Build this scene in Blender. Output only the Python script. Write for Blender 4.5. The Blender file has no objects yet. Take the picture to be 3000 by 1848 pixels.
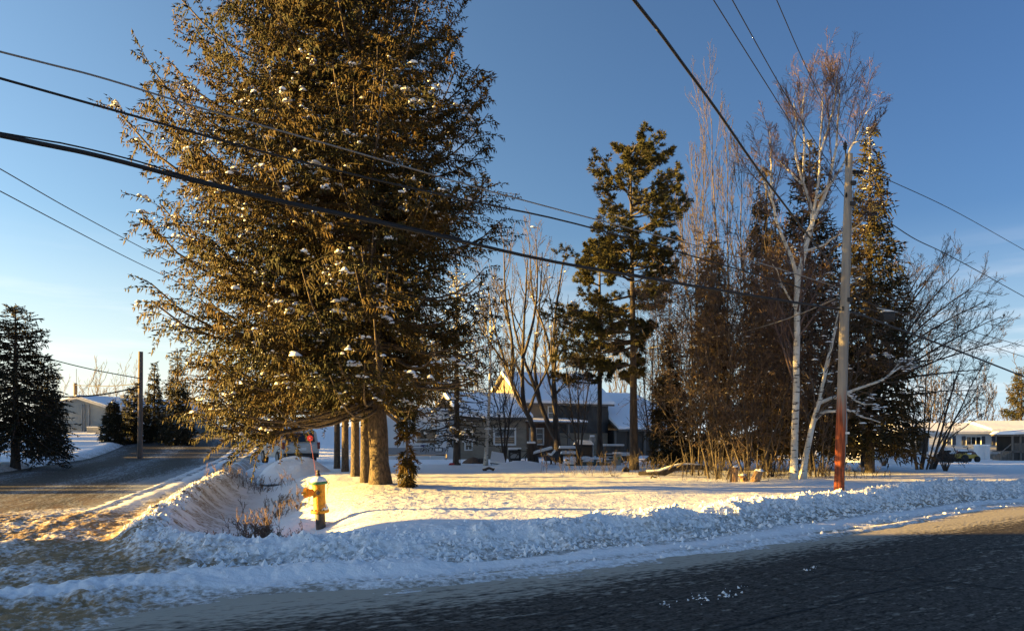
import bpy, math, random
import numpy as np
from mathutils import Vector

S = bpy.context.scene
COL = S.collection
R = math.radians

# ------------------------------------------------------------ camera, light, sky
EYE = 1.65; F = 2167.0; HOR = 1270.0          # focal length and horizon measured in pixels of the 3000 px wide photograph
cam_d = bpy.data.cameras.new('camera'); cam = bpy.data.objects.new('camera', cam_d); COL.objects.link(cam)
cam.location = (0, 0, EYE); cam.rotation_euler = (R(90), 0, 0)
cam_d.sensor_width = 36; cam_d.lens = 36*F/3000; cam_d.shift_y = (HOR-924)/3000
cam_d.clip_start = .1; cam_d.clip_end = 3000
S.camera = cam

SUN_EL, SUN_AZ = 6.5, 4.0                      # light travels towards +X, turned SUN_AZ degrees towards +Y
T = Vector((math.cos(R(SUN_EL))*math.cos(R(SUN_AZ)), math.cos(R(SUN_EL))*math.sin(R(SUN_AZ)), -math.sin(R(SUN_EL))))
sd = bpy.data.lights.new('sun', 'SUN'); sun = bpy.data.objects.new('sun', sd); COL.objects.link(sun)
sun.rotation_euler = T.to_track_quat('-Z', 'Y').to_euler(); sun.location = (-30, 0, 20)
sd.energy = 5.0; sd.angle = R(.5); sd.color = (1.0, .61, .14)

W = bpy.data.worlds.new('World'); S.world = W; W.use_nodes = True
nt = W.node_tree; nt.nodes.clear()
wo = nt.nodes.new('ShaderNodeOutputWorld'); bg = nt.nodes.new('ShaderNodeBackground')
sky = nt.nodes.new('ShaderNodeTexSky'); sky.sky_type = 'NISHITA'; sky.sun_disc = False
sky.sun_elevation = R(SUN_EL); sky.sun_rotation = math.atan2(-T.x, -T.y) % (2*math.pi)
sky.air_density = 1.0; sky.dust_density = .6; sky.ozone_density = 2.5
bg.inputs['Strength'].default_value = .082
tc = nt.nodes.new('ShaderNodeTexCoord')
# thin high cloud: long streaks low in the west, a few faint wisps higher up
sep = nt.nodes.new('ShaderNodeSeparateXYZ'); nt.links.new(tc.outputs['Generated'], sep.inputs[0])
def wmath(op, a, b=None, clamp=False):
    n = nt.nodes.new('ShaderNodeMath'); n.operation = op; n.use_clamp = clamp
    for i, v in enumerate((a, b)):
        if v is None: continue
        if isinstance(v, (int, float)): n.inputs[i].default_value = v
        else: nt.links.new(v, n.inputs[i])
    return n.outputs[0]
mp = nt.nodes.new('ShaderNodeMapping'); mp.inputs['Scale'].default_value = (2.2, 2.2, 22)
nt.links.new(tc.outputs['Generated'], mp.inputs[0])
nz = nt.nodes.new('ShaderNodeTexNoise'); nz.inputs['Scale'].default_value = 1.6; nz.inputs['Detail'].default_value = 7; nz.inputs['Roughness'].default_value = .55
nt.links.new(mp.outputs[0], nz.inputs['Vector'])
rmp = nt.nodes.new('ShaderNodeMapRange'); rmp.inputs[1].default_value = .5; rmp.inputs[2].default_value = .72; nt.links.new(nz.outputs[0], rmp.inputs[0])
low = nt.nodes.new('ShaderNodeMapRange'); low.inputs[1].default_value = .24; low.inputs[2].default_value = .03; nt.links.new(sep.outputs[2], low.inputs[0])
cl = wmath('MULTIPLY', wmath('MULTIPLY', rmp.outputs[0], low.outputs[0]), .55, True)
mp2 = nt.nodes.new('ShaderNodeMapping'); mp2.inputs['Scale'].default_value = (5, 5, 3); mp2.inputs['Rotation'].default_value = (0, .5, 0)
nt.links.new(tc.outputs['Generated'], mp2.inputs[0])
nz2 = nt.nodes.new('ShaderNodeTexNoise'); nz2.inputs['Scale'].default_value = 2.2; nz2.inputs['Detail'].default_value = 6; nt.links.new(mp2.outputs[0], nz2.inputs['Vector'])
vd = nt.nodes.new('ShaderNodeVectorMath'); vd.operation = 'DISTANCE'; nt.links.new(tc.outputs['Generated'], vd.inputs[0]); vd.inputs[1].default_value = Vector((-.105, 1, .42)).normalized()
wr = nt.nodes.new('ShaderNodeMapRange'); wr.interpolation_type = 'SMOOTHSTEP'; wr.inputs[1].default_value = .075; wr.inputs[2].default_value = .0; nt.links.new(vd.outputs['Value'], wr.inputs[0])
r2 = nt.nodes.new('ShaderNodeMapRange'); r2.inputs[1].default_value = .38; r2.inputs[2].default_value = .75; r2.inputs[4].default_value = .8; nt.links.new(nz2.outputs[0], r2.inputs[0])
wisp = wmath('MULTIPLY', wr.outputs[0], r2.outputs[0], True)
cmask = wmath('ADD', cl, wmath('MULTIPLY', wisp, .45), True)
hsv = nt.nodes.new('ShaderNodeHueSaturation'); hsv.inputs['Saturation'].default_value = 1.0; hsv.inputs['Value'].default_value = 1.0
nt.links.new(sky.outputs[0], hsv.inputs['Color'])
def wmix(fac, a, b, mode='MIX'):
    n = nt.nodes.new('ShaderNodeMix'); n.data_type = 'RGBA'; n.blend_type = mode
    for i, v in ((0, fac), (6, a), (7, b)):
        if isinstance(v, (int, float)): n.inputs[i].default_value = v
        elif isinstance(v, tuple): n.inputs[i].default_value = (*v, 1)
        else: nt.links.new(v, n.inputs[i])
    return n.outputs[2]
# the sky deepens away from the sun and pales into haze at the horizon
east = nt.nodes.new('ShaderNodeMapRange'); east.interpolation_type = 'SMOOTHSTEP'; east.inputs[1].default_value = -.75; east.inputs[2].default_value = .65; nt.links.new(sep.outputs[0], east.inputs[0])
deep = wmix(1.0, hsv.outputs[0], wmix(east.outputs[0], (.70, .67, .66), (.24, .285, .385)), 'MULTIPLY')
hz = nt.nodes.new('ShaderNodeMapRange'); hz.inputs[1].default_value = .0; hz.inputs[2].default_value = .26; hz.inputs[3].default_value = .92; hz.inputs[4].default_value = 0; nt.links.new(sep.outputs[2], hz.inputs[0])
hz2 = wmath('POWER', hz.outputs[0], 1.4, True)
skyc = wmix(hz2, deep, wmix(east.outputs[0], (2.1, 2.15, 2.05), (1.35, 1.8, 2.15)))
mixc = nt.nodes.new('ShaderNodeMix'); mixc.data_type = 'RGBA'
nt.links.new(cmask, mixc.inputs[0]); nt.links.new(skyc, mixc.inputs[6]); mixc.inputs[7].default_value = (2.5, 2.4, 2.4, 1)
nt.links.new(mixc.outputs[2], bg.inputs['Color']); nt.links.new(bg.outputs[0], wo.inputs['Surface'])

S.view_settings.view_transform = 'Standard'; S.view_settings.look = 'None'
S.view_settings.gamma = 1; S.view_settings.use_curve_mapping = False
S.view_settings.exposure = 2.72

# ------------------------------------------------------------ helpers
def at(px, py, Y):
    return Vector(((px-1500)/F*Y, Y, EYE-(py-HOR)/F*Y))
def gr(px, py, z):
    Y = (EYE-z)*F/(py-HOR); return (px-1500)/F*Y, Y

def _h(i, j, s):
    n = (i.astype(np.int64)*374761393 + j.astype(np.int64)*668265263 + s*1442695041) & 0xffffffff
    n = ((n ^ (n >> 13))*1274126177) & 0xffffffff
    n = n ^ (n >> 16)
    return (n & 0xffff)/65535.0
def noise(x, y, s=0):
    i = np.floor(x); j = np.floor(y); fx = x-i; fy = y-j
    fx = fx*fx*(3-2*fx); fy = fy*fy*(3-2*fy)
    a = _h(i, j, s); b = _h(i+1, j, s); c = _h(i, j+1, s); d = _h(i+1, j+1, s)
    return a+(b-a)*fx+(c-a)*fy+(a-b-c+d)*fx*fy
def fbm(x, y, o=4, s=0, g=.5):
    t = 0; a = 1; w = 0
    for k in range(o):
        t = t+a*noise(x*2**k+17.3*k, y*2**k-9.1*k, s+k); w += a; a *= g
    return t/w
def clods(x, y, sc, s=0):
    """rounded lumps of uneven size on a jittered grid, 0..1"""
    x = x*sc; y = y*sc; i = np.floor(x); j = np.floor(y); best = np.zeros(x.shape)
    for di in (-1, 0, 1):
        for dj in (-1, 0, 1):
            a = i+di; b = j+dj
            px = a+.1+.8*_h(a, b, s); py = b+.1+.8*_h(a, b, s+7); r = .35+.45*_h(a, b, s+13)
            d = np.maximum(np.abs(x-px)*.6+np.abs(y-py)*.5, np.hypot(x-px, y-py)*.9)/r
            best = np.maximum(best, np.sqrt(np.clip(1-d*d, 0, 1))*r*1.25)
    return best
def sst(a, b, x):
    t = np.clip((x-a)/(b-a), 0, 1); return t*t*(3-2*t)
def polydist(x, y, pts, signed=True, vals=None):
    best = np.full(x.shape, 1e9); sg = np.ones(x.shape); vv = np.zeros(x.shape)
    for k in range(len(pts)-1):
        ax, ay = pts[k]; bx, by = pts[k+1]; dx, dy = bx-ax, by-ay
        t = np.clip(((x-ax)*dx+(y-ay)*dy)/(dx*dx+dy*dy), 0, 1)
        qx = x-(ax+t*dx); qy = y-(ay+t*dy); d = np.hypot(qx, qy)
        m = d < best
        best = np.where(m, d, best); sg = np.where(m, np.sign(dx*qy-dy*qx), sg)
        if vals is not None: vv = np.where(m, vals[k]+t*(vals[k+1]-vals[k]), vv)
    r = best*sg if signed else best
    return (r, vv) if vals is not None else r

def mesh_np(name, verts, faces, smooth=True, attrs=None):
    """faces: (n,3) or (n,4) int array, or list of such arrays"""
    me = bpy.data.meshes.new(name)
    if not isinstance(faces, (list, tuple)): faces = [faces]
    faces = [np.asarray(f, dtype=np.int32) for f in faces if len(f)]
    verts = np.asarray(verts, dtype=np.float32)
    me.vertices.add(len(verts)); me.vertices.foreach_set('co', verts.ravel())
    nl = sum(f.size for f in faces); npol = sum(len(f) for f in faces)
    me.loops.add(nl); me.polygons.add(npol)
    me.loops.foreach_set('vertex_index', np.concatenate([f.ravel() for f in faces]))
    tot = np.concatenate([np.full(len(f), f.shape[1], dtype=np.int32) for f in faces])
    st = np.concatenate([[0], np.cumsum(tot)[:-1]]).astype(np.int32)
    me.polygons.foreach_set('loop_start', st); me.polygons.foreach_set('loop_total', tot)
    me.polygons.foreach_set('use_smooth', np.full(npol, smooth))
    if attrs:
        for k, a in attrs.items():
            at_ = me.attributes.new(k, 'FLOAT', 'POINT'); at_.data.foreach_set('value', np.asarray(a, dtype=np.float32))
    me.update(calc_edges=True)
    return me
def link(name, me, mat=None, parent=None):
    o = bpy.data.objects.new(name, me); COL.objects.link(o)
    if mat is not None: me.materials.clear(); me.materials.append(mat)
    if parent is not None: o.parent = parent
    return o
def tag(o, label=None, cat=None, group=None, kind=None):
    if label: o['label'] = label
    if cat: o['category'] = cat
    if group: o['group'] = group
    if kind: o['kind'] = kind
    return o
def thing(name, label, cat, loc=(0, 0, 0), group=None, rotz=0):
    o = bpy.data.objects.new(name, None); COL.objects.link(o); o.location = loc; o.rotation_euler = (0, 0, rotz)
    o.empty_display_size = .2
    return tag(o, label, cat, group)

class MB:
    def __init__(s): s.v = []; s.f = []
    def add(s, vs, fs):
        b = len(s.v); s.v += [tuple(v) for v in vs]; s.f += [tuple(b+i for i in f) for f in fs]; return s
    def box(s, x0, x1, y0, y1, z0, z1):
        return s.add([(x0,y0,z0),(x1,y0,z0),(x1,y1,z0),(x0,y1,z0),(x0,y0,z1),(x1,y0,z1),(x1,y1,z1),(x0,y1,z1)],
              [(0,3,2,1),(4,5,6,7),(0,1,5,4),(1,2,6,5),(2,3,7,6),(3,0,4,7)])
    def bar(s, a, b, w, h=None):
        a = Vector(a); b = Vector(b); h = h or w; d = (b-a).normalized()
        u = d.cross(Vector((0,0,1)));
        if u.length < .05: u = Vector((1,0,0))
        u.normalize(); n = u.cross(d)
        c = [(-1,-1),(1,-1),(1,1),(-1,1)]
        vs = [p+u*(w/2*i)+n*(h/2*j) for p in (a, b) for i, j in c]
        return s.add(vs, [(0,1,2,3),(7,6,5,4),(0,4,5,1),(1,5,6,2),(2,6,7,3),(3,7,4,0)])
    def tube(s, pts, rs, n=8, cap=True):
        pts = [Vector(p) for p in pts]
        if isinstance(rs, (int, float)): rs = [rs]*len(pts)
        base = len(s.v); ref = Vector((0,0,1)) if abs((pts[-1]-pts[0]).normalized().z) < .9 else Vector((0,1,0))
        for i, p in enumerate(pts):
            t = (pts[min(i+1,len(pts)-1)]-pts[max(i-1,0)]).normalized(); u = t.cross(ref).normalized(); w = u.cross(t)
            for k in range(n):
                a = 2*math.pi*k/n; s.v.append(tuple(p+(u*math.cos(a)+w*math.sin(a))*rs[i]))
        for i in range(len(pts)-1):
            for k in range(n):
                a = base+i*n+k; b = base+i*n+(k+1) % n; s.f.append((a, b, b+n, a+n))
        if cap: s.f.append(tuple(base+k for k in range(n))[::-1]); s.f.append(tuple(base+(len(pts)-1)*n+k for k in range(n)))
        return s
    def lathe(s, prof, n=16, c=(0,0,0)):
        base = len(s.v)
        for r, z in prof:
            for k in range(n):
                a = 2*math.pi*k/n; s.v.append((c[0]+r*math.cos(a), c[1]+r*math.sin(a), c[2]+z))
        for i in range(len(prof)-1):
            for k in range(n):
                a = base+i*n+k; b = base+i*n+(k+1) % n; s.f.append((a, b, b+n, a+n))
        s.f.append(tuple(base+k for k in range(n))[::-1]); s.f.append(tuple(base+(len(prof)-1)*n+k for k in range(n)))
        return s
    def prism(s, poly, d):                      # poly: 3D points, extruded by vector d
        n = len(poly); d = Vector(d)
        return s.add([Vector(p) for p in poly]+[Vector(p)+d for p in poly],
              [tuple(range(n)), tuple(range(2*n-1, n-1, -1))]+[(i, i+n, (i+1) % n+n, (i+1) % n) for i in range(n)])
    def build(s, name, mat, parent=None, smooth=False, bevel=0):
        me = bpy.data.meshes.new(name); me.from_pydata(s.v, [], s.f)
        import bmesh
        bm = bmesh.new(); bm.from_mesh(me); bmesh.ops.recalc_face_normals(bm, faces=bm.faces)
        if bevel: bmesh.ops.bevel(bm, geom=[e for e in bm.edges if len(e.link_faces) == 2 and e.calc_face_angle(0) > .6], offset=bevel, segments=2, affect='EDGES', profile=.6)
        bm.to_mesh(me); bm.free()
        if smooth:
            me.polygons.foreach_set('use_smooth', [True]*len(me.polygons))
            if hasattr(me, 'set_sharp_from_angle'): me.set_sharp_from_angle(angle=R(40))
        return link(name, me, mat, parent)

# ------------------------------------------------------------ materials
def mat(name, col, rough=.7, metal=0, var=None, scale=(5,5,5), lo=.4, hi=.6, bump=0, bscale=30, spec=None, attr=None, detail=5, coord='Object'):
    m = bpy.data.materials.new(name); m.use_nodes = True; t = m.node_tree; N = t.nodes; L = t.links
    b = N['Principled BSDF']; b.inputs['Roughness'].default_value = rough; b.inputs['Metallic'].default_value = metal
    if spec is not None: b.inputs['Specular IOR Level'].default_value = spec
    b.inputs['Base Color'].default_value = (*col, 1)
    c = N.new('ShaderNodeTexCoord')
    if var is not None:
        mp = N.new('ShaderNodeMapping'); mp.inputs['Scale'].default_value = scale; L.new(c.outputs[coord], mp.inputs[0])
        n = N.new('ShaderNodeTexNoise'); n.inputs['Scale'].default_value = 1; n.inputs['Detail'].default_value = detail; L.new(mp.outputs[0], n.inputs['Vector'])
        r = N.new('ShaderNodeMapRange'); r.inputs[1].default_value = lo; r.inputs[2].default_value = hi; L.new(n.outputs[0], r.inputs[0])
        fac = r.outputs[0]
        if attr:
            a = N.new('ShaderNodeAttribute'); a.attribute_name = attr
            fac = a.outputs['Fac']
        mx = N.new('ShaderNodeMix'); mx.data_type = 'RGBA'; L.new(fac, mx.inputs[0]); mx.inputs[6].default_value = (*col, 1); mx.inputs[7].default_value = (*var, 1)
        L.new(mx.outputs[2], b.inputs['Base Color'])
    if bump:
        n2 = N.new('ShaderNodeTexNoise'); n2.inputs['Scale'].default_value = bscale; n2.inputs['Detail'].default_value = 4; L.new(c.outputs['Object'], n2.inputs['Vector'])
        bp = N.new('ShaderNodeBump'); bp.inputs['Strength'].default_value = min(1, bump); bp.inputs['Distance'].default_value = .03; L.new(n2.outputs[0], bp.inputs['Height']); L.new(bp.outputs[0], b.inputs['Normal'])
    return m

# ------------------------------------------------------------ terrain
CREST = [gr(*p) for p in ((3600, 1385, .4), (3000, 1405, .40), (2700, 1420, .38), (2300, 1460, .36), (1900, 1505, .33), (1500, 1540, .30), (1200, 1572, .25), (860, 1590, .21), (640, 1592, .21), (480, 1582, .23))]
CREST += [(-5.25, 10.5), (-5.95, 12.2), (-6.7, 14.6), (-7.8, 18), (-9.6, 24.5), (-12.2, 33), (-17.5, 50), (-29, 88), (-60, 190)]
CREST = [(30, 33), (24, 28.5)] + CREST[1:]
CV = [.4, .4, .40, .38, .36, .33, .30, .25, .21, .19, .22, .30, .34, .36, .40, .42, .45, .45, .4, .4, .4]
CREST = CREST[::-1]; CV = CV[::-1]                # ordered so that the yard lies on the left-hand side
LEFT = [(-60, 2), (-36, 9), (-26, 14), (-20.5, 20), (-21.2, 28.6), (-34, 65), (-43, 90), (-80, 190)]
WIND = [(-16, 2.2), (-9, 5.3), (-4.95, 7.15), (-3.8, 7.85), (-2.6, 8.6), (-1.2, 9.1)]
DITCH = [(-3.7, 11.3), (-4.7, 13), (-6.35, 18), (-8.2, 24.5), (-10.7, 33), (-13.5, 42)]

def terrain(x, y, fine=True):
    d, hc = polydist(x, y, CREST, vals=CV)
    if d.ndim and False: pass
    dl = polydist(x, y, LEFT)
    # wobble of the bank edges
    wob = (fbm(x*1.1, y*1.1, 3, 5)-.5)*.5
    far = sst(40, 75, y)
    # yard level
    yard = .24+(fbm(x*.12, y*.12, 3, 11)-.5)*.18+(fbm(x*.6, y*.9, 3, 12)-.5)*.06
    yard -= .60*sst(28, 58, y)*sst(6, 28, x)+.12*sst(30, 48, y)
    yard += .15*np.exp(-(((x+3.2)**2+(y-18.2)**2)/1.6))+.06*np.exp(-(((x+1.6)**2)/9+((y-15.5)**2)/12))
    yard += .10*np.exp(-(((x-8.4)**2+(y-21.3)**2)/1.3))
    yard -= .13*np.exp(-(((x+3.36)**2+(y-12.85)**2)/.30))
    di = polydist(x, y, DITCH, signed=False)
    yard -= .50*np.exp(-(di/1.15)**2)*sst(46, 34, y)
    hill = 2.6*sst(45, 95, y)*sst(-8, -24, x)
    inside = sst(-.95, .15, d+wob*.25)
    prof = np.where(d < 0, np.exp(-(d/.46)**2), np.exp(-(d/.42)**2))
    big = fbm(x*1.5, y*1.5, 4, 21)
    ys_ = yard*sst(-.6, .6, d); z_in = ys_+np.maximum(hc*(.62+.5*big)-ys_*.8, .03)*prof
    # left field
    inl = sst(-.7, .5, dl+wob*.3)
    fieldz = .22+(fbm(x*.08, y*.08, 3, 31)-.5)*.25+.10*np.exp(-((dl-.5)/.7)**2)*(.6+.8*fbm(x*.9, y*.9, 3, 32))
    # slush on the roads
    ca, sa = math.cos(R(25)), math.sin(R(25))
    ua = x*ca+y*sa; va = -x*sa+y*ca
    apron = sst(-2.8, -4.2, x)*sst(16.5, 12.5, y+.1*x)
    main_sl = sst(-4.6, -1.2, d)*sst(-9, 0, -0*x-2)
    st1 = fbm(ua*.9, va*5.5, 4, 41); st2 = fbm(x*9, y*9, 3, 42)
    slush = -.040+.075*main_sl*(st1*.9+.25*st2)+apron*.045*(fbm(x*2.2, y*3.2, 4, 43)*.9+.5*st2)
    wd = polydist(x, y, WIND, signed=False)
    windrow = .10*np.exp(-(wd/.36)**2)*(.45+fbm(x*2.5, y*2.5, 4, 44))
    packed = .040*np.exp(-((d+1.30)/.22)**2)+.032*np.exp(-((d+1.85+.12*np.sin(ua*.7))/.12)**2)
    z_rd = slush+windrow+packed
    cornr = sst(-3.6, -5.2, x); rough = np.maximum(np.exp(-((d+.25*(1-cornr))/(.75-.30*cornr))**2)*(1-.35*cornr), np.exp(-((dl+.1)/.5)**2)*.25)*(1-.55*sst(18, 40, y))
    road_ = (1-inside)*(1-inl)
    if fine:
        l1 = np.abs(noise(x*4.5, y*4.5, 51)-.5)*2; l2 = np.abs(noise(x*10, y*10, 52)-.5)*2; l3 = noise(x*20, y*20, 53)
        patchy = .45+.9*sst(.35, .65, fbm(x*.9, y*.9, 3, 58))
        z_l = rough*(.05*(1-l1)+.02*l3-.05)+rough*patchy*(.060*clods(x, y, 3.2, 71)+.055*clods(x, y, 7.0, 72)+.034*clods(x, y, 15, 73))
        z_l += apron*road_*(.036*clods(ua, va*1.6, 4.5, 74)+.030*clods(ua, va*1.5, 10, 75)-.008)+main_sl*(1-apron)*.010*clods(ua*.6, va, 14, 76)
        z_l += (inside*(1-rough))*(.010*fbm(x*7, y*7, 3, 54)+.035*(fbm(x*1.6, y*2.0, 4, 55)-.5))
        sandy = sst(.10, .5, .9*np.exp(-(((x+1.8)/2.4)**2+((y-15.)/2.6)**2)))
        z_l += sandy*.012*(fbm(x*11, y*14, 3, 56)-.5)*2
        z_l += np.exp(-(wd/.5)**2)*.04*(noise(x*13, y*13, 57)-.4)
    else: z_l = 0
    z = z_rd*(1-inside)*(1-inl)+z_in*inside+fieldz*inl+z_l
    z += hill
    # attributes
    n1 = fbm(x*1.3, y*1.3, 5, 61); n2 = fbm(ua*.7, va*3.5, 5, 62)
    road = (1-inside)*(1-inl)
    dirt = road*(1-np.clip(np.exp(-(wd/.36)**2)*1.15+np.exp(-((d+1.30)/.30)**2)*1.2+np.exp(-((d+1.85)/.18)**2)*.8, 0, 1))*(.45+.5*sst(.35, .65, n2))
    dirt = np.maximum(dirt, apron*road*(1-np.clip(np.exp(-(wd/.36)**2)*1.2, 0, 1))*(.55+.6*sst(.35, .62, n1)))
    dirt += sst(.50, .66, fbm(x*2.2, y*2.2, 5, 63))*rough*.22*inside
    side_b = sst(-4.2, -5.6, x+0*y)*np.exp(-((d-.1)/.9)**2)
    dirt += side_b*sst(.34, .58, fbm(x*3, y*3, 5, 64))*.75
    brown = np.clip(apron*1.0+side_b*.6+sst(5, 9, x)*road*.6+.1, 0, 1)
    return z, np.clip(dirt, 0, 1), brown, d

def zat(x, y):
    a = terrain(np.array([float(x)]), np.array([float(y)]), False)[0]
    return float(a[0])

def grid_mesh(X, Y, Z):
    n, m = X.shape
    V = np.stack([X, Y, Z], -1).reshape(-1, 3)
    i = np.arange(n*m).reshape(n, m)
    Fq = np.stack([i[:-1, :-1], i[:-1, 1:], i[1:, 1:], i[1:, :-1]], -1).reshape(-1, 4)
    return V, Fq

def snow_material():
    m = bpy.data.materials.new('snow_ground'); m.use_nodes = True; t = m.node_tree; N = t.nodes; L = t.links
    b = N['Principled BSDF']; b.inputs['Roughness'].default_value = .7; b.inputs['Specular IOR Level'].default_value = .15
    c = N.new('ShaderNodeTexCoord')
    a = N.new('ShaderNodeAttribute'); a.attribute_name = 'dirt'
    br = N.new('ShaderNodeAttribute'); br.attribute_name = 'brown'
    sand = N.new('ShaderNodeMix'); sand.data_type = 'RGBA'; L.new(br.outputs['Fac'], sand.inputs[0])
    sand.inputs[6].default_value = (.30, .285, .25, 1); sand.inputs[7].default_value = (.30, .20, .10, 1)
    n = N.new('ShaderNodeTexNoise'); n.inputs['Scale'].default_value = 13; n.inputs['Detail'].default_value = 4; n.inputs['Roughness'].default_value = .62; L.new(c.outputs['Object'], n.inputs['Vector'])
    ad = N.new('ShaderNodeMath'); ad.operation = 'ADD'; L.new(a.outputs['Fac'], ad.inputs[0])
    mr = N.new('ShaderNodeMapRange'); mr.inputs[1].default_value = .35; mr.inputs[2].default_value = .65; mr.inputs[3].default_value = -.5; mr.inputs[4].default_value = .5; L.new(n.outputs[0], mr.inputs[0])
    ml = N.new('ShaderNodeMath'); ml.operation = 'MULTIPLY'; L.new(mr.outputs[0], ml.inputs[0])
    gt = N.new('ShaderNodeMapRange'); gt.inputs[1].default_value = .02; gt.inputs[2].default_value = .25; L.new(a.outputs['Fac'], gt.inputs[0]); L.new(gt.outputs[0], ml.inputs[1])
    L.new(ml.outputs[0], ad.inputs[1]); ad.use_clamp = True
    mx = N.new('ShaderNodeMix'); mx.data_type = 'RGBA'; L.new(ad.outputs[0], mx.inputs[0]); mx.inputs[6].default_value = (.91, .915, .925, 1); L.new(sand.outputs[2], mx.inputs[7])
    L.new(mx.outputs[2], b.inputs['Base Color'])
    n2 = N.new('ShaderNodeTexNoise'); n2.inputs['Scale'].default_value = 16; n2.inputs['Detail'].default_value = 3; n2.inputs['Roughness'].default_value = .6; L.new(c.outputs['Object'], n2.inputs['Vector'])
    bp = N.new('ShaderNodeBump'); bp.inputs['Strength'].default_value = .6; bp.inputs['Distance'].default_value = .03; L.new(n2.outputs[0], bp.inputs['Height']); L.new(bp.outputs[0], b.inputs['Normal'])
    return m
M_SNOW = snow_material()

rows = [3.2]
while rows[-1] < 60: rows.append(rows[-1]+(.0034 if 6 < rows[-1] < 17 else .010)*(rows[-1]+2.5))
while rows[-1] < 700: rows.append(rows[-1]*1.035)
rows = np.array(rows); cs = np.linspace(-1, 1, 620)
Yg, Cg = np.meshgrid(rows, cs, indexing='ij'); Xg = Cg*(.80*Yg+2.5)
Zg, Dg, Bg, _ = terrain(Xg, Yg)
V, Fq = grid_mesh(Xg, Yg, Zg)
me = mesh_np('snow_ground', V, Fq, True, {'dirt': Dg.ravel(), 'brown': Bg.ravel()})
tag(link('snow_ground', me, M_SNOW), kind='structure')
# coarse ground all around, lying under the detailed sheet
xs = np.linspace(-700, 700, 141); ys = np.linspace(-700, 700, 141)
Yc, Xc = np.meshgrid(ys, xs, indexing='ij')
Zc = terrain(Xc, Yc, False)[0]*0-.32+2.6*sst(45, 95, Yc)*sst(-8, -24, Xc)*.85
V, Fq = grid_mesh(Xc, Yc, Zc)
tag(link('terrain', mesh_np('terrain', V, Fq, True, {'dirt': np.zeros(Xc.size), 'brown': np.zeros(Xc.size)}), M_SNOW), kind='structure')

# roads: sheets with along / across attributes
def road_material(name, side=False):
    m = bpy.data.materials.new(name); m.use_nodes = True; t = m.node_tree; N = t.nodes; L = t.links
    b = N['Principled BSDF']; b.inputs['Roughness'].default_value = .55
    u = N.new('ShaderNodeAttribute'); u.attribute_name = 'along'; v = N.new('ShaderNodeAttribute'); v.attribute_name = 'across'
    e = N.new('ShaderNodeAttribute'); e.attribute_name = 'salt'
    cb = N.new('ShaderNodeCombineXYZ'); L.new(u.outputs['Fac'], cb.inputs[0]); L.new(v.outputs['Fac'], cb.inputs[1])
    def nz(sc, vec, det=6, ro=.6):
        mp = N.new('ShaderNodeMapping'); mp.inputs['Scale'].default_value = sc; L.new(vec, mp.inputs[0])
        n = N.new('ShaderNodeTexNoise'); n.inputs['Scale'].default_value = 1; n.inputs['Detail'].default_value = det; n.inputs['Roughness'].default_value = ro; L.new(mp.outputs[0], n.inputs['Vector']); return n.outputs[0]
    def rng(x, a, b_, c=0, d=1):
        r = N.new('ShaderNodeMapRange'); r.inputs[1].default_value = a; r.inputs[2].default_value = b_; r.inputs[3].default_value = c; r.inputs[4].default_value = d; L.new(x, r.inputs[0]); return r.outputs[0]
    def mth(op, a, b_):
        n = N.new('ShaderNodeMath'); n.operation = op; n.use_clamp = False
        for i, q in enumerate((a, b_)):
            if isinstance(q, (int, float)): n.inputs[i].default_value = q
            else: L.new(q, n.inputs[i])
        return n.outputs[0]
    streak = nz((.5, 4.5, 1), cb.outputs[0], 5, .60)
    fine = nz((7, 16, 1), cb.outputs[0], 2.5, .6)
    g1 = nz((7, 12, 1), cb.outputs[0], 2.5, .6); g2 = nz((26, 30, 1), cb.outputs[0], 1, .5)
    grain = mth('ADD', mth('MULTIPLY', g1, .55), mth('MULTIPLY', g2, .45))
    # salt film: streaks plus fine speckle, thinning out with the 'salt' attribute
    streak2 = nz((1.6, 11, 1), cb.outputs[0], 5, .65)
    k = mth('ADD', mth('MULTIPLY', rng(streak, .34, .66), .34), mth('MULTIPLY', rng(fine, .34, .66), .60))
    k = mth('ADD', k, mth('MULTIPLY', rng(streak2, .34, .66), .24))
    k = mth('ADD', k, e.outputs['Fac'])
    saltm = rng(k, .76 if not side else .58, 1.30 if not side else 1.05, 0, 1 if not side else .85)
    base = N.new('ShaderNodeMix'); base.data_type = 'RGBA'; L.new(rng(grain, .38, .60), base.inputs[0])
    base.inputs[6].default_value = (.020, .017, .0145, 1); base.inputs[7].default_value = (.098, .087, .075, 1)
    mx = N.new('ShaderNodeMix'); mx.data_type = 'RGBA'; L.new(saltm, mx.inputs[0]); L.new(base.outputs[2], mx.inputs[6])
    mx.inputs[7].default_value = (.42, .385, .32, 1) if not side else (.36, .39, .42, 1)
    out = mx
    if side:
        w = nz((.5, 1.6, 1), cb.outputs[0], 6, .6)
        s = N.new('ShaderNodeAttribute'); s.attribute_name = 'sand'
        mx2 = N.new('ShaderNodeMix'); mx2.data_type = 'RGBA'; L.new(mth('MULTIPLY', rng(w, .38, .62), s.outputs['Fac']), mx2.inputs[0]); L.new(mx.outputs[2], mx2.inputs[6]); mx2.inputs[7].default_value = (.17, .105, .055, 1); out = mx2
    L.new(out.outputs[2], b.inputs['Base Color'])
    L.new(rng(streak, .35, .65, .75, .95), b.inputs['Roughness']); b.inputs['Specular IOR Level'].default_value = .12
    bp = N.new('ShaderNodeBump'); bp.inputs['Strength'].default_value = .3; bp.inputs['Distance'].default_value = .007
    L.new(mth('ADD', grain, mth('MULTIPLY', mth('MULTIPLY', saltm, fine), 3.0)), bp.inputs['Height']); L.new(bp.outputs[0], b.inputs['Normal'])
    return m
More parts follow.
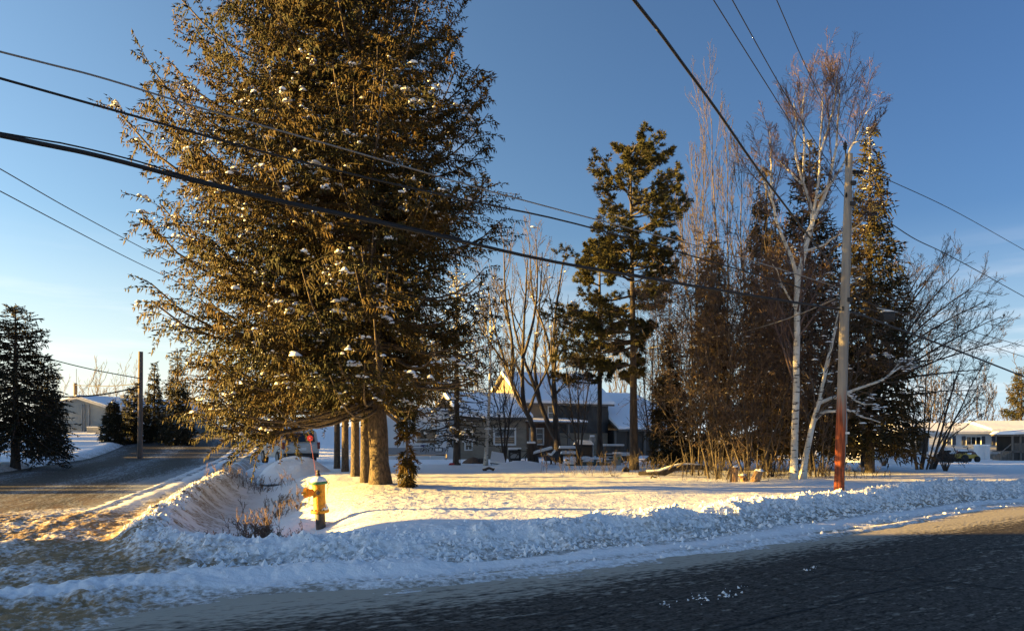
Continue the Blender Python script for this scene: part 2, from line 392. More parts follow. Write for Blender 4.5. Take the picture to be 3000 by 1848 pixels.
ca, sa = math.cos(R(27)), math.sin(R(27))
xs = np.linspace(-60, 70, 300); vs = np.linspace(-14, .9, 50)
# centre strip follows the front bank
ex = np.array([-60, -30, -12, -5.05, -2.7, 0, 3.98, 12.1, 24, 70]); ey = np.array([-18., -5.5, 3.6, 7.3, 8.5, 9.5, 12.1, 17.5, 26.5, 61])
yr = np.interp(xs, ex, ey); kk = np.ones(15)/15; yr = np.convolve(np.pad(yr, 7, mode='edge'), kk, 'valid')
Xr, Vr = np.meshgrid(xs, vs, indexing='ij'); Yr = yr[:, None]+Vr
dd = polydist(Xr, Yr, CREST)
salt = sst(-3.3+.8*sst(-1, 4, Xr), -.8, Vr)*1.0+sst(5, 9, Xr)*sst(-2.2, -4.5, Vr)*.30  # verge salt, plus a plain lightening towards the far right
along = (Xr*ca+Yr*sa); across = Vr*ca
V, Fq = grid_mesh(Xr, Yr, np.zeros_like(Xr))
tag(link('main_road', mesh_np('main_road', V, Fq, True, {'along': along.ravel(), 'across': across.ravel(), 'salt': salt.ravel()}), road_material('asphalt_main')), kind='structure')
ys = np.concatenate([np.linspace(7, 60, 180), np.linspace(61, 190, 60)]); ts = np.linspace(0, 1, 50)
xr_ = np.interp(ys, [7, 9, 10.5, 12.2, 14.6, 18, 24.5, 33, 50, 88, 190], [-3.6, -4.6, -5.4, -6.1, -6.9, -8.0, -9.8, -12.4, -17.7, -29, -60])-.1; xl_ = -19.8-.36*(ys-28.6)-2.5
Ys, Ts = np.meshgrid(ys, ts, indexing='ij'); Xs = xl_[:, None]+(xr_-xl_)[:, None]*Ts
Zs = .004+2.6*sst(45, 95, Ys)*sst(-8, -24, Xs)
along = Ys+0*Xs; across = Ts*9
V, Fq = grid_mesh(Xs, Ys, Zs)
salt = -.02+.22*np.sin(Ts*22+Ys*.06+3*(fbm(Xs*.3, Ys*.1, 3, 9)-.5))+.50*sst(.55, .85, Ts)*sst(44, 24, Ys)-.1*sst(.5, .3, Ts); sandA = sst(24, 15, Ys)*sst(.3, .6, Ts)*.8
tag(link('side_road', mesh_np('side_road', V, Fq, True, {'along': along.ravel(), 'across': across.ravel(), 'salt': salt.ravel(), 'sand': sandA.ravel()}), road_material('asphalt_side', True)), kind='structure')

# ------------------------------------------------------------ vegetation machinery
def norm(a): return a/np.maximum(np.linalg.norm(a, axis=-1, keepdims=True), 1e-9)
def tubes(P, Rd, sides=4):
    """P (N,K,3), Rd (N,K) -> verts, quads"""
    N_, K, _ = P.shape
    Tn = np.empty_like(P); Tn[:, 1:-1] = P[:, 2:]-P[:, :-2]; Tn[:, 0] = P[:, 1]-P[:, 0]; Tn[:, -1] = P[:, -1]-P[:, -2]
    Tn = norm(Tn); ax = norm(P[:, -1]-P[:, 0])
    ref = np.where((np.abs(ax[:, 2]) > .85)[:, None], np.array([1., 0, 0]), np.array([0, 0, 1.]))
    U = norm(np.cross(Tn, ref[:, None, :])); Wv = np.cross(U, Tn)
    an = np.arange(sides)*2*math.pi/sides
    ring = P[:, :, None, :]+Rd[:, :, None, None]*(U[:, :, None, :]*np.cos(an)[None, None, :, None]+Wv[:, :, None, :]*np.sin(an)[None, None, :, None])
    V = ring.reshape(-1, 3)
    idx = np.arange(N_*K*sides).reshape(N_, K, sides)
    a = idx[:, :-1]; b = np.roll(a, -1, axis=2); c = idx[:, 1:]; d = np.roll(c, -1, axis=2)
    return V, np.stack([a, b, d, c], -1).reshape(-1, 4)
def spikes(O, D, Ln, Wd):
    """three-sided needle twigs: (N,3) origin, direction, length, width -> verts, tris"""
    n = len(O); D = norm(D)
    ref = np.where((np.abs(D[:, 2]) > .8)[:, None], np.array([1., 0, 0]), np.array([0, 0, 1.]))
    U = norm(np.cross(D, ref)); Wv = np.cross(U, D)
    V = np.empty((n, 4, 3)); O2 = O+D*(Ln*.28)[:, None]
    for k in range(3):
        a = 2*math.pi*k/3+.5; V[:, k] = O2+(U*math.cos(a)+Wv*math.sin(a))*(Wd*.5)[:, None]
    V[:, 3] = O+D*Ln[:, None]
    i = np.arange(n)[:, None]*4
    Tq = np.concatenate([i+[0, 1, 3], i+[1, 2, 3], i+[2, 0, 3]], 0)
    return V.reshape(-1, 3), Tq
def blobs(C, Rr, rng, flat=.5):
    """irregular snow lumps: one 18-vertex dome each"""
    n = len(C); rings = [(1.0, -.15), (.92, .35), (.5, .85)]
    V = []; S_ = 6
    base = np.empty((n, 3*S_+1, 3))
    ph = rng.random(n)*6.28; el = .6+.8*rng.random(n)
    for r_i, (rr, zz) in enumerate(rings):
        for k in range(S_):
            a = 2*math.pi*k/S_; jit = .75+.5*rng.random(n)
            x = np.cos(a)*rr*jit*(1+el*.5); y = np.sin(a)*rr*jit/(1+el*.25)
            base[:, r_i*S_+k, 0] = (x*np.cos(ph)-y*np.sin(ph))*Rr; base[:, r_i*S_+k, 1] = (x*np.sin(ph)+y*np.cos(ph))*Rr; base[:, r_i*S_+k, 2] = zz*flat*Rr*(.8+.4*rng.random(n))
    base[:, -1] = 0; base[:, -1, 2] = flat*Rr
    V = (base+C[:, None, :]).reshape(-1, 3)
    f = []
    for r_i in range(2):
        for k in range(S_): f += [(r_i*S_+k, r_i*S_+(k+1) % S_, (r_i+1)*S_+(k+1) % S_), (r_i*S_+k, (r_i+1)*S_+(k+1) % S_, (r_i+1)*S_+k)]
    for k in range(S_): f.append((2*S_+k, 2*S_+(k+1) % S_, 3*S_))
    f = np.array(f); Fz = (f[None]+(np.arange(n)*(3*S_+1))[:, None, None]).reshape(-1, 3)
    return V, Fz
def sample(P, t):
    """P (N,K,3), t (N,n) in 0..1 -> points (N,n,3), tangents"""
    K = P.shape[1]; s = t*(K-1); i = np.clip(s.astype(int), 0, K-2); f = (s-i)[..., None]
    n = np.arange(P.shape[0])[:, None]
    a = P[n, i]; b = P[n, i+1]; return a+(b-a)*f, norm(b-a)
def grow(P, Rd, n, t0, t1, Ln, ang, up, wig, K, rng, taper=.35, rf=.55, keep=1., updir=(0, 0, 1), lt=.5):
    """children of every path; Ln: child length relative to parent length"""
    N_ = P.shape[0]; t = t0+(t1-t0)*(np.arange(n)[None]+rng.random((N_, n)))/n
    q, tg = sample(P, t); rr = np.take_along_axis(Rd, np.clip((t*(Rd.shape[1]-1)).astype(int), 0, Rd.shape[1]-1), 1)
    plen = np.linalg.norm(np.diff(P, axis=1), axis=-1).sum(1)[:, None]
    L_ = plen*Ln*(1-lt*t)*(.6+.7*rng.random((N_, n)))
    rv = rng.normal(size=(N_, n, 3)); pr = norm(rv-(rv*tg).sum(-1, keepdims=True)*tg)
    a = ang*(.7+.6*rng.random((N_, n)))[..., None]
    d = norm(np.cos(a)*tg+np.sin(a)*pr)
    q = q.reshape(-1, 3); d = d.reshape(-1, 3); L_ = L_.ravel(); rr = rr.ravel()*rf
    if keep < 1:
        m = rng.random(len(q)) < keep; q, d, L_, rr = q[m], d[m], L_[m], rr[m]
    out = np.empty((len(q), K, 3)); out[:, 0] = q; u = np.array(updir)
    for k in range(1, K):
        d = norm(d+up*u+wig*rng.normal(size=d.shape)); out[:, k] = out[:, k-1]+d*(L_/(K-1))[:, None]
    rad = rr[:, None]*np.linspace(1, taper, K)[None]
    return out, rad
def join(parts):
    V = []; Q = []; Tt = []; A = []; b = 0
    for p in parts:
        v, f = p[0], p[1]; V.append(v)
        (Q if f.shape[1] == 4 else Tt).append(f+b); b += len(v)
        A.append(p[2] if len(p) > 2 else np.zeros(len(v)))
    fs = []
    if Q: fs.append(np.concatenate(Q))
    if Tt: fs.append(np.concatenate(Tt))
    return np.concatenate(V), fs, np.concatenate(A)
def smooth_path(pts, K):
    p = np.array([tuple(q) for q in pts], float)
    if len(p) > 2:
        ext = np.vstack([2*p[0]-p[1], p, 2*p[-1]-p[-2]]); out = []
        n = len(p)-1
        for s in np.linspace(0, n-1e-6, K):
            i = int(s); f = s-i; a, b, c, d = ext[i], ext[i+1], ext[i+2], ext[i+3]
            out.append(.5*((2*b)+(c-a)*f+(2*a-5*b+4*c-d)*f*f+(3*b-a-3*c+d)*f**3))
        return np.array(out)
    return p[0]+(p[-1]-p[0])*np.linspace(0, 1, K)[:, None]

def foliage_mat(name, green, brown, rough=.75):
    m = bpy.data.materials.new(name); m.use_nodes = True; t = m.node_tree; N = t.nodes; L = t.links
    b = N['Principled BSDF']; b.inputs['Roughness'].default_value = rough; b.inputs['Specular IOR Level'].default_value = .25
    a = N.new('ShaderNodeAttribute'); a.attribute_name = 'tint'
    c = N.new('ShaderNodeTexCoord'); n = N.new('ShaderNodeTexNoise'); n.inputs['Scale'].default_value = .9; n.inputs['Detail'].default_value = 3; L.new(c.outputs['Object'], n.inputs['Vector'])
    r = N.new('ShaderNodeMapRange'); r.inputs[1].default_value = .35; r.inputs[2].default_value = .68; r.inputs[3].default_value = -.4; r.inputs[4].default_value = .35; L.new(n.outputs[0], r.inputs[0])
    ad = N.new('ShaderNodeMath'); ad.operation = 'ADD'; ad.use_clamp = True; L.new(a.outputs['Fac'], ad.inputs[0]); L.new(r.outputs[0], ad.inputs[1])
    mx = N.new('ShaderNodeMix'); mx.data_type = 'RGBA'; L.new(ad.outputs[0], mx.inputs[0]); mx.inputs[6].default_value = (*green, 1); mx.inputs[7].default_value = (*brown, 1)
    L.new(mx.outputs[2], b.inputs['Base Color'])
    return m
M_SPRUCE = foliage_mat('spruce_needles', (.015, .018, .004), (.082, .043, .004))
M_SPRUCE_DK = foliage_mat('dark_spruce_needles', (.018, .022, .012), (.050, .034, .013))
M_BROWNC = foliage_mat('brown_conifer_needles', (.024, .023, .011), (.056, .035, .017))
M_PINE = foliage_mat('pine_needles', (.032, .036, .014), (.080, .062, .018))
M_CEDAR = foliage_mat('cedar_foliage', (.020, .022, .012), (.036, .030, .016))
M_BARK = mat('spruce_bark', (.040, .031, .024), .9, var=(.125, .090, .062), scale=(22, 22, 9), lo=.38, hi=.62, bump=1, bscale=22)
M_DARKBARK = mat('dark_bark', (.042, .034, .029), .9, var=(.080, .062, .050), scale=(9, 9, 2.5), bump=.8, bscale=16)
M_TWIG = mat('grey_brown_twig', (.056, .043, .035), .85, var=(.095, .074, .060), scale=(3, 3, 3))
M_REDTWIG = mat('reddish_twig', (.070, .050, .039), .85, var=(.115, .082, .062), scale=(3, 3, 3))
M_PURPLE = mat('purple_brown_twig', (.085, .055, .050), .85, var=(.13, .085, .072), scale=(2, 2, 2))
M_LEAF = mat('dead_leaf', (.055, .032, .020), .9, var=(.10, .058, .034), scale=(4, 4, 4))
M_SNOWP = mat('resting_snow', (.90, .905, .915), .6, spec=.3, bump=.4, bscale=25)

def birch_bark():
    m = mat('birch_bark', (.66, .62, .55), .7, var=(.50, .45, .38), scale=(3, 3, 3), bump=.4, bscale=20)
    N = m.node_tree.nodes; L = m.node_tree.links; b = N['Principled BSDF']; prev = b.inputs['Base Color'].links[0].from_socket
    c = N.new('ShaderNodeTexCoord'); mp = N.new('ShaderNodeMapping'); mp.inputs['Scale'].default_value = (3, 3, 11); L.new(c.outputs['Object'], mp.inputs[0])
    n = N.new('ShaderNodeTexNoise'); n.inputs['Scale'].default_value = 1.6; n.inputs['Detail'].default_value = 4; L.new(mp.outputs[0], n.inputs['Vector'])
    r = N.new('ShaderNodeMapRange'); r.inputs[1].default_value = .58; r.inputs[2].default_value = .64; L.new(n.outputs[0], r.inputs[0])
    mx = N.new('ShaderNodeMix'); mx.data_type = 'RGBA'; L.new(r.outputs[0], mx.inputs[0]); L.new(prev, mx.inputs[6]); mx.inputs[7].default_value = (.06, .05, .045, 1)
    L.new(mx.outputs[2], b.inputs['Base Color']); return m
M_BIRCH = birch_bark()

def trunk_mesh(path, r0, r1, sides=12, K=22, flare=.35, seed=0, bumpy=.05):
    rng = np.random.default_rng(seed); P = smooth_path(path, K); t = np.linspace(0, 1, K)
    rad = (r0*(1-t)+r1*t)*(1+flare*np.exp(-t*K/1.6)); rad = rad*(1+bumpy*rng.normal(size=K))
    v, q = tubes(P[None], rad[None], sides)
    return v, q

def conifer(name, label, cat, base, H, prof, nbr, seed, mat_f, mat_b, r0, z0=.12, lean=(0, 0), droop=.25, tipup=.3, sec_step=.18, tw_step=.075, tw_len=.16, tw_w=.034, hang=.35, snow=0, secf=.42, group=None, trunk_top=1., rise=0., snow_z=(0, 99), dens=None, tint_br=.25, sparse_right=0., tone=0., snow_r=.06, azbias=0., zpow=1.08, whorls=0):
    """prof(zfrac array, azimuth array) -> radius (m)"""
    rng = np.random.default_rng(seed)
    root = thing(name, label, cat, base, group)
    tp = [(0, 0, -.25), (lean[0]*.5, lean[1]*.5, H*.5), (lean[0], lean[1], H*trunk_top)]
    v, q = trunk_mesh(tp, r0, .02, 12, 26, .3, seed)
    link('trunk', mesh_np('trunk', v, q), mat_b, root)
    # primary branches
    zf = np.clip(z0+(1-z0)*(np.sort(rng.random(nbr)))**zpow, z0, .99)
    if whorls: zw = (zf-z0)/(1-z0)*whorls; zf = z0+(1-z0)*np.clip((np.floor(zw)+.5+(zw-np.floor(zw)-.5)*.38)/whorls, 0, .99)
    az = (np.arange(nbr)*2.399963+rng.normal(size=nbr)*.35) % (2*math.pi)
    az = np.where(rng.random(nbr) < azbias, math.pi+rng.normal(size=nbr)*.75, az)
    L_ = prof(zf, az)*(.72+.38*rng.random(nbr)); L_ = np.maximum(L_, .12)
    K = 8; t = np.linspace(0, 1, K)[None]
    O = np.stack([lean[0]*zf, lean[1]*zf, zf*H], -1)
    hd = np.stack([np.cos(az), np.sin(az), 0*az], -1)
    side = np.stack([-np.sin(az), np.cos(az), 0*az], -1)
    dr = (droop*(1.15-zf)*(.7+.6*rng.random(nbr)))[:, None]
    up0 = (rise*(.3+zf)+.55*zf**2)[:, None]
    zc = up0*t-dr*1.5*t**1.5+tipup*t**3
    bend = (rng.normal(size=nbr)*.10)[:, None]*t**2
    P = O[:, None]+hd[:, None]*(L_[:, None]*t*(1-.08*t))[..., None]+side[:, None]*(L_[:, None]*bend)[..., None]+np.array([0, 0, 1.])*(L_[:, None]*zc)[..., None]
    rb = (.012+.011*L_)[:, None]*np.linspace(1, .22, K)[None]
    parts_w = [tubes(P, rb, 4)]
    # secondary branchlets
    nsec = max(9, int(np.percentile(L_, 80)/sec_step)); Q, QR = [], []
    ts = .10+.90*((np.arange(nsec)[None]+rng.random((nbr, nsec)))/nsec)
    q, tg = sample(P, ts)
    keepp = rng.random((nbr, nsec)) < np.clip(L_[:, None]/np.percentile(L_, 80), .15, 1)*(.25+.75*np.minimum(1, ts*2.2))
    sgn = np.where(rng.random((nbr, nsec)) < .5, -1., 1.)
    sl = (secf*L_[:, None]*(1-.72*ts)*(ts+.25)**.4+.22)*(.6+.7*rng.random((nbr, nsec))); sl = np.minimum(sl, 1.5)
    ang = .85+.3*rng.random((nbr, nsec))
    d = norm(tg*np.cos(ang)[..., None]+side[:, None]*(sgn*np.sin(ang))[..., None]+np.array([0, 0, 1.])*(rng.normal(size=(nbr, nsec))*.18)[..., None])
    # the leader of each branch is a branchlet too
    m = keepp.ravel(); q = q.reshape(-1, 3)[m]; d = d.reshape(-1, 3)[m]; sl = sl.ravel()[m]; br = np.repeat(np.arange(nbr), nsec)[m]; tsf = ts.ravel()[m]
    if dens is not None:
        kd = rng.random(len(q)) < dens(q); q, d, sl, br, tsf = q[kd], d[kd], sl[kd], br[kd], tsf[kd]
    K2 = 3; S2 = np.empty((len(q), K2, 3)); S2[:, 0] = q; dd_ = d
    for k in range(1, K2):
        dd_ = norm(dd_+np.array([0, 0, -1.])*(.60*hang)+.08*rng.normal(size=d.shape)); S2[:, k] = S2[:, k-1]+dd_*(sl/(K2-1))[:, None]
    r2 = np.full((len(q), 1), .007)*np.linspace(1, .5, K2)[None]
    parts_w.append(tubes(S2, r2, 3))
    brt = rng.random(nbr)*tint_br+tone
    # needle twigs on branchlets, some hanging
    nt_ = max(5, int(np.percentile(sl, 75)/tw_step))
    tt = (np.arange(nt_)[None]+rng.random((len(q), nt_)))/nt_
    o, tg2 = sample(S2, tt)
    kp = rng.random((len(q), nt_)) < np.clip(sl[:, None]/np.percentile(sl, 75), .3, 1)
    sd_ = norm(np.cross(tg2, np.array([0, 0, 1.]))); sg = np.where(rng.random((len(q), nt_)) < .5, -1., 1.)
    hg = (rng.random((len(q), nt_)) < hang)
    dz = np.where(hg, -1.3-.8*rng.random((len(q), nt_)), rng.normal(size=(len(q), nt_))*.35+.1)
    dt = tg2*(.55+.5*rng.random((len(q), nt_)))[..., None]+sd_*(sg*(.75+.3*rng.random((len(q), nt_)))*np.where(hg, .35, 1))[..., None]+np.array([0, 0, 1.])*dz[..., None]
    ln = tw_len*(.6+.8*rng.random((len(q), nt_)))*(1.15-.4*tt)*np.where(hg, 1.35, 1)
    m = kp.ravel(); o = o.reshape(-1, 3)[m]; dt = dt.reshape(-1, 3)[m]; ln = ln.ravel()[m]; bi = np.repeat(br, nt_)[m]
    v1, f1 = spikes(o, dt, ln, tw_w*(.8+.5*rng.random(len(o))))
    tn = np.clip(brt[bi]+.55*rng.random(len(o))**1.5, 0, 1)
    # needle sleeve along each branchlet and branch end
    o2, t2 = sample(S2, np.tile([[.1, .35, .6, .85]], (len(q), 1)))
    v2, f2 = spikes(o2.reshape(-1, 3), t2.reshape(-1, 3), np.repeat(np.minimum(sl*.36, tw_len*1.3), 4), np.full(len(q)*4, tw_w))
    tn2 = np.clip(np.repeat(brt[br], 4)+.3*rng.random(len(q)*4), 0, 1)
    V, Fs, A = join([(v1, f1, np.repeat(tn, 4)), (v2, f2, np.repeat(tn2, 4))])
    cr = link('crown', mesh_np('crown', V, Fs, False, {'tint': A}), mat_f, root)
    V, Fs, _ = join(parts_w); link('branches', mesh_np('branches', V, Fs), mat_b, root)
    if snow:
        zz = S2[:, 1, 2]
        cand = np.where((zz > snow_z[0]) & (zz < snow_z[1]))[0]
        # snow lies in clusters: choose branches first
        good = rng.random(nbr) < .55; cand = cand[good[br[cand]]]
        n = min(snow, len(cand)); c = rng.choice(cand, n, replace=False)
        t0_ = .15+.5*rng.random((n, 1)); s_, _ = sample(S2[c], np.concatenate([t0_, t0_+.07, t0_+.14, t0_+.21], 1)); n *= 4; s_ = s_.reshape(-1, 3)+rng.normal(size=(n, 3))*.022+np.array([0, 0, .015])
        rr = snow_r*(.25+1.1*rng.random(n)**1.8)*np.repeat(.5+rng.random(n//4), 4)
        vb, fb = blobs(s_, rr, rng, .9)
        # snow lying along the limbs
        nb = rng.choice(nbr, min(nbr, int(nbr*.5)), replace=False)
        tl = .1+.7*rng.random((len(nb), 3)); sp, _ = sample(P[nb], tl)
        sp = sp.reshape(-1, 3)+np.array([0, 0, .03]); okz = (sp[:, 2] > snow_z[0]) & (sp[:, 2] < snow_z[1]); sp = sp[okz]
        if len(sp):
            vb2, fb2 = blobs(sp, snow_r*(.4+.7*rng.random(len(sp))), rng, .5)
            fb = np.concatenate([fb, fb2+len(vb)]); vb = np.concatenate([vb, vb2])
        so = link('snow_clumps', mesh_np('snow_clumps', vb, fb), M_SNOWP, root); so['kind'] = 'stuff'
    return root
def lr_prof(zs, left, right, front=None):
    """radius profile with different left (-x) and right (+x) spread"""
    zs = np.array(zs); left = np.array(left); right = np.array(right); fr = np.array(front) if front is not None else (left+right)/2
    def f(z, a):
        l = np.interp(z, zs, left); r = np.interp(z, zs, right); m = np.interp(z, zs, fr); c = np.cos(a)
        return np.where(c < 0, l*c*c+m*(1-c*c), r*c*c+m*(1-c*c))
    return f
def cone_prof(r, p=.8, low=1.0):
    return lambda z, a: r*np.clip((1-z), 0, 1)**p*(1+0*a)*np.where(z < .15, low, 1)
def copy_thing(src, loc, rz=0, sc=1., label=None, group=None):
    c = src.copy(); COL.objects.link(c); c.location = loc; c.rotation_euler = (0, 0, rz); c.scale = (sc, sc, sc)
    if label: c['label'] = label
    if group: c['group'] = group
    for ch in src.children:
        k = ch.copy(); COL.objects.link(k); k.parent = c
    return c

# ------------------------------------------------------------ the great spruce and its row
bx, by = -3.2, 18.06
big = conifer('norway_spruce', 'tall golden lit spruce with the thick trunk, foremost tree behind the yellow hydrant', 'spruce', (bx, by, zat(bx, by)), 18.5,
    lr_prof([0, .09, .13, .19, .26, .34, .41, .47, .54, .66, .80, 1], [5.2, 5.1, 4.9, 4.9, 5.5, 5.7, 5.3, 4.9, 4.0, 3.5, 2.1, .1], [.8, 1.6, 2.9, 3.1, 3.2, 3.3, 3.4, 3.3, 2.6, 2.0, 1.3, .1], [2.4, 3.2, 3.8, 4.0, 4.2, 4.2, 4.0, 3.6, 3.2, 2.6, 1.7, .1]),
    390, 3, M_SPRUCE, M_BARK, .235, z0=.085, azbias=.22, zpow=1.22, whorls=24, lean=(-.9, 0), droop=.32, tipup=.55, sec_step=.11, tw_step=.036, tw_len=.125, tw_w=.036, hang=.42, snow=1000, snow_z=(1.2, 9.5), secf=.50, tint_br=.45, snow_r=.044,
    dens=lambda q: np.where(q[:, 2] < np.where(q[:, 0] > -2.2, 2.0, .75), 0, 1.)*np.where((q[:, 0] > .3) & (q[:, 2] < 5.2), np.where(q[:, 2] < 2.9, .10, .40), .92))
rowp = [(-4.15, 20.9), (-5.0, 23.6), (-6.0, 26.6), (-7.0, 29.6)]
row_lab = ['spruce directly behind the foremost thick trunk in the row', 'second spruce behind the foremost thick trunk in the row', 'third spruce behind the foremost thick trunk in the row', 'farthest spruce of the row, nearest the white pickup']
r1 = conifer('norway_spruce', row_lab[0], 'spruce', (*rowp[0], zat(*rowp[0])), 13.5, lr_prof([0, .2, .45, .7, 1], [3.2, 3.6, 3.0, 1.8, .1], [3.2, 4.0, 3.2, 1.8, .1]),
    120, 5, M_SPRUCE_DK, M_BARK, .135, z0=.22, droop=.22, tipup=.35, sec_step=.20, tw_step=.07, tw_len=.19, tw_w=.048, hang=.5, snow=260, snow_z=(1.2, 9), group='spruces in a row along the ditch', tint_br=.5)
big['group'] = 'spruces in a row along the ditch'
for i, (p, l) in enumerate(zip(rowp[1:], row_lab[1:])):
    copy_thing(r1, (*p, zat(*p)), 1.3*(i+1), 1-.05*i, l)
# ------------------------------------------------------------ bare trees
def pxs(pts, Y, base, dy=0):
    """pixel polyline traced at distance Y -> points relative to the tree's base; dy bends the limb towards or away from the road"""
    n = len(pts); out = []
    for i, (a, b) in enumerate(pts):
        p = at(a, b, Y+dy*(i/(n-1))**1.3) if n > 1 else at(a, b, Y); out.append(tuple(p-Vector(base)))
    return out
def bare(name, label, cat, base, limbs, levels, mat_t, mat_c, seed, group=None, leaves=None, K=12, snow=0, snow_r=.05, wobb=.02):
    """limbs: list of (points relative to base, r0, r1, twigs?)"""
    rng = np.random.default_rng(seed)
    root = thing(name, label, cat, base, group)
    P = []; Rr = []
    for pts, r0, r1 in limbs:
        p = smooth_path(pts, K); P.append(p); Rr.append(np.linspace(r0, r1, K))
    P = np.array(P); Rr = np.array(Rr)
    wob = rng.normal(size=P.shape)*wobb; wob[:, 0] = 0; P = P+wob*np.linspace(0, 1, K)[None, :, None]
    Rf = Rr.copy(); Rf[0, 0] *= 1.5; Rf[0, 1] *= 1.12
    v, q = tubes(P, Rf, 9)
    link('trunk', mesh_np('trunk', v, q), mat_t, root)
    parts = []; cur, cr = P, Rr
    for i, lv in enumerate(levels):
        cur, cr = grow(cur, np.maximum(cr, lv.get('rmin', .004)), lv['n'], lv.get('t0', .3), lv.get('t1', 1.), lv['L'], lv['ang'], lv.get('up', .1), lv.get('wig', .12), lv.get('K', 5), rng,
                       taper=lv.get('taper', .35), rf=lv.get('rf', .5), keep=lv.get('keep', 1.), lt=lv.get('lt', .5), updir=lv.get('dir', (0, 0, 1)))
        cr = np.maximum(cr, lv.get('rmin', .004)*.7)
        ok = cur[:, :, 2].min(1) > -.05
        cur, cr = cur[ok], cr[ok]
        parts.append(tubes(cur, cr, lv.get('s', 3)))
    V, Fs, _ = join(parts); link('twigs', mesh_np('twigs', V, Fs), mat_c, root)
    if leaves:
        n, size, m, zmax = leaves
        flat = cur.reshape(-1, 3); flat = flat[flat[:, 2] < zmax]; c = flat[rng.integers(0, len(flat), n)]
        d = rng.normal(size=(n, 3)); d[:, 2] -= .8
        v, f = spikes(c, d, size*(.6+.8*rng.random(n)), size*.45*(.6+.8*rng.random(n)))
        lo = link('dead_leaves', mesh_np('dead_leaves', v, f, False), m, root); lo['kind'] = 'stuff'
    if snow:
        src = P.reshape(-1, 3); allp = np.concatenate([src]*3+[cur[:, 1]]); c = allp[rng.integers(0, len(allp), snow)]; c = c+np.array([0, 0, .02])
        v, f = blobs(c, snow_r*(.4+.9*rng.random(snow)), rng, .5)
        so = link('snow_clumps', mesh_np('snow_clumps', v, f), M_SNOWP, root); so['kind'] = 'stuff'
    return root

def base_at(px, Y): x = (px-1500)/F*Y; return (x, Y, zat(x, Y)-.03)

# white birch by the pole
Y = 21.4; B = base_at(2325, Y); q = lambda pts, dy=0: pxs(pts, Y, B, dy)
trunk0 = [(0, 0, -.2)]+q([(2328, 1300), (2333, 1100), (2335, 950), (2340, 800)])
limbs = [(trunk0, .108, .08),
 (q([(2340, 810), (2362, 720), (2382, 641), (2360, 560), (2352, 532)], .3), .078, .045),
 (q([(2352, 540), (2357, 418), (2352, 350), (2360, 250)], .4), .040, .012),
 (q([(2352, 536), (2330, 448), (2332, 388), (2326, 300)], -.4), .036, .010),
 (q([(2382, 645), (2422, 557), (2446, 448), (2456, 334), (2462, 260)], -.3), .055, .012),
 (q([(2384, 620), (2398, 530), (2402, 448), (2409, 304), (2418, 240)], .6), .042, .010),
 (q([(2424, 552), (2476, 472), (2521, 368), (2556, 300)], .8), .042, .012),
 (q([(2404, 445), (2430, 360), (2446, 289), (2452, 230)], -.5), .03, .010),
 (q([(2335, 815), (2317, 750), (2278, 661), (2263, 587), (2236, 530), (2232, 480)], -.6), .060, .014),
 (q([(2263, 590), (2258, 520), (2258, 458), (2255, 380)], .5), .045, .010),
 (q([(2345, 740), (2407, 720), (2466, 681), (2510, 665), (2536, 631)], -.8), .04, .010),
 (q([(2352, 700), (2385, 640), (2400, 590)], .9), .03, .010),
 (q([(2345, 535), (2310, 500), (2285, 470)], .7), .03, .008),
 (q([(2395, 580), (2430, 540), (2450, 500)], -1.0), .03, .008),
 (q([(2500, 420), (2540, 400), (2580, 340)], -.6), .025, .008),
 (q([(2328, 900), (2290, 830), (2268, 770)], -.5), .035, .010)]
bare('birch_tree', 'white barked birch with forked upper limbs and purple twig crown left of the pole', 'birch', B, limbs,
 [dict(n=11, t0=.35, L=.62, ang=.5, up=.10, wig=.07, K=6, rf=.35, rmin=.008, s=4), dict(n=8, t0=.2, L=.45, ang=.55, up=.06, wig=.10, K=4, rmin=.006, rf=.6), dict(n=7, t0=.1, L=.5, ang=.6, up=.0, wig=.14, K=3, rmin=.005, rf=.7)],
 M_BIRCH, M_PURPLE, 7)
# second, leaning birch
Y = 21.6; B = base_at(2348, Y); q = lambda pts, dy=0: pxs(pts, Y, B, dy)
limbs = [([(0, 0, -.2)]+q([(2361, 1334), (2383, 1232), (2400, 1178), (2412, 1110), (2425, 1040)]), .10, .035),
 (q([(2383, 1235), (2405, 1212), (2426, 1204), (2454, 1203), (2485, 1202), (2528, 1221), (2580, 1236)], -.6), .055, .014),
 (q([(2400, 1180), (2430, 1168), (2469, 1155), (2485, 1147), (2570, 1118), (2605, 1098), (2636, 1064)], .5), .055, .025),
 (q([(2480, 1150), (2520, 1180), (2570, 1185)], -.4), .035, .012),
 (q([(2412, 1120), (2440, 1000), (2462, 900), (2475, 840)], .6), .05, .014),
 (q([(2605, 1098), (2640, 1075), (2680, 1070)], .4), .03, .010)]
bare('birch_tree', 'leaning forked birch whose long pale snowy limb reaches right behind the pole', 'birch', B, limbs,
 [dict(n=9, t0=.3, L=.45, ang=.6, up=.05, wig=.10, K=6, rf=.4, rmin=.009, s=4), dict(n=5, t0=.2, L=.5, ang=.6, up=.02, wig=.14, K=5, rmin=.007, rf=.6), dict(n=4, t0=.2, L=.5, ang=.6, up=-.02, wig=.16, K=4, rmin=.006, rf=.7)],
 M_BIRCH, M_TWIG, 8, snow=160, snow_r=.05)
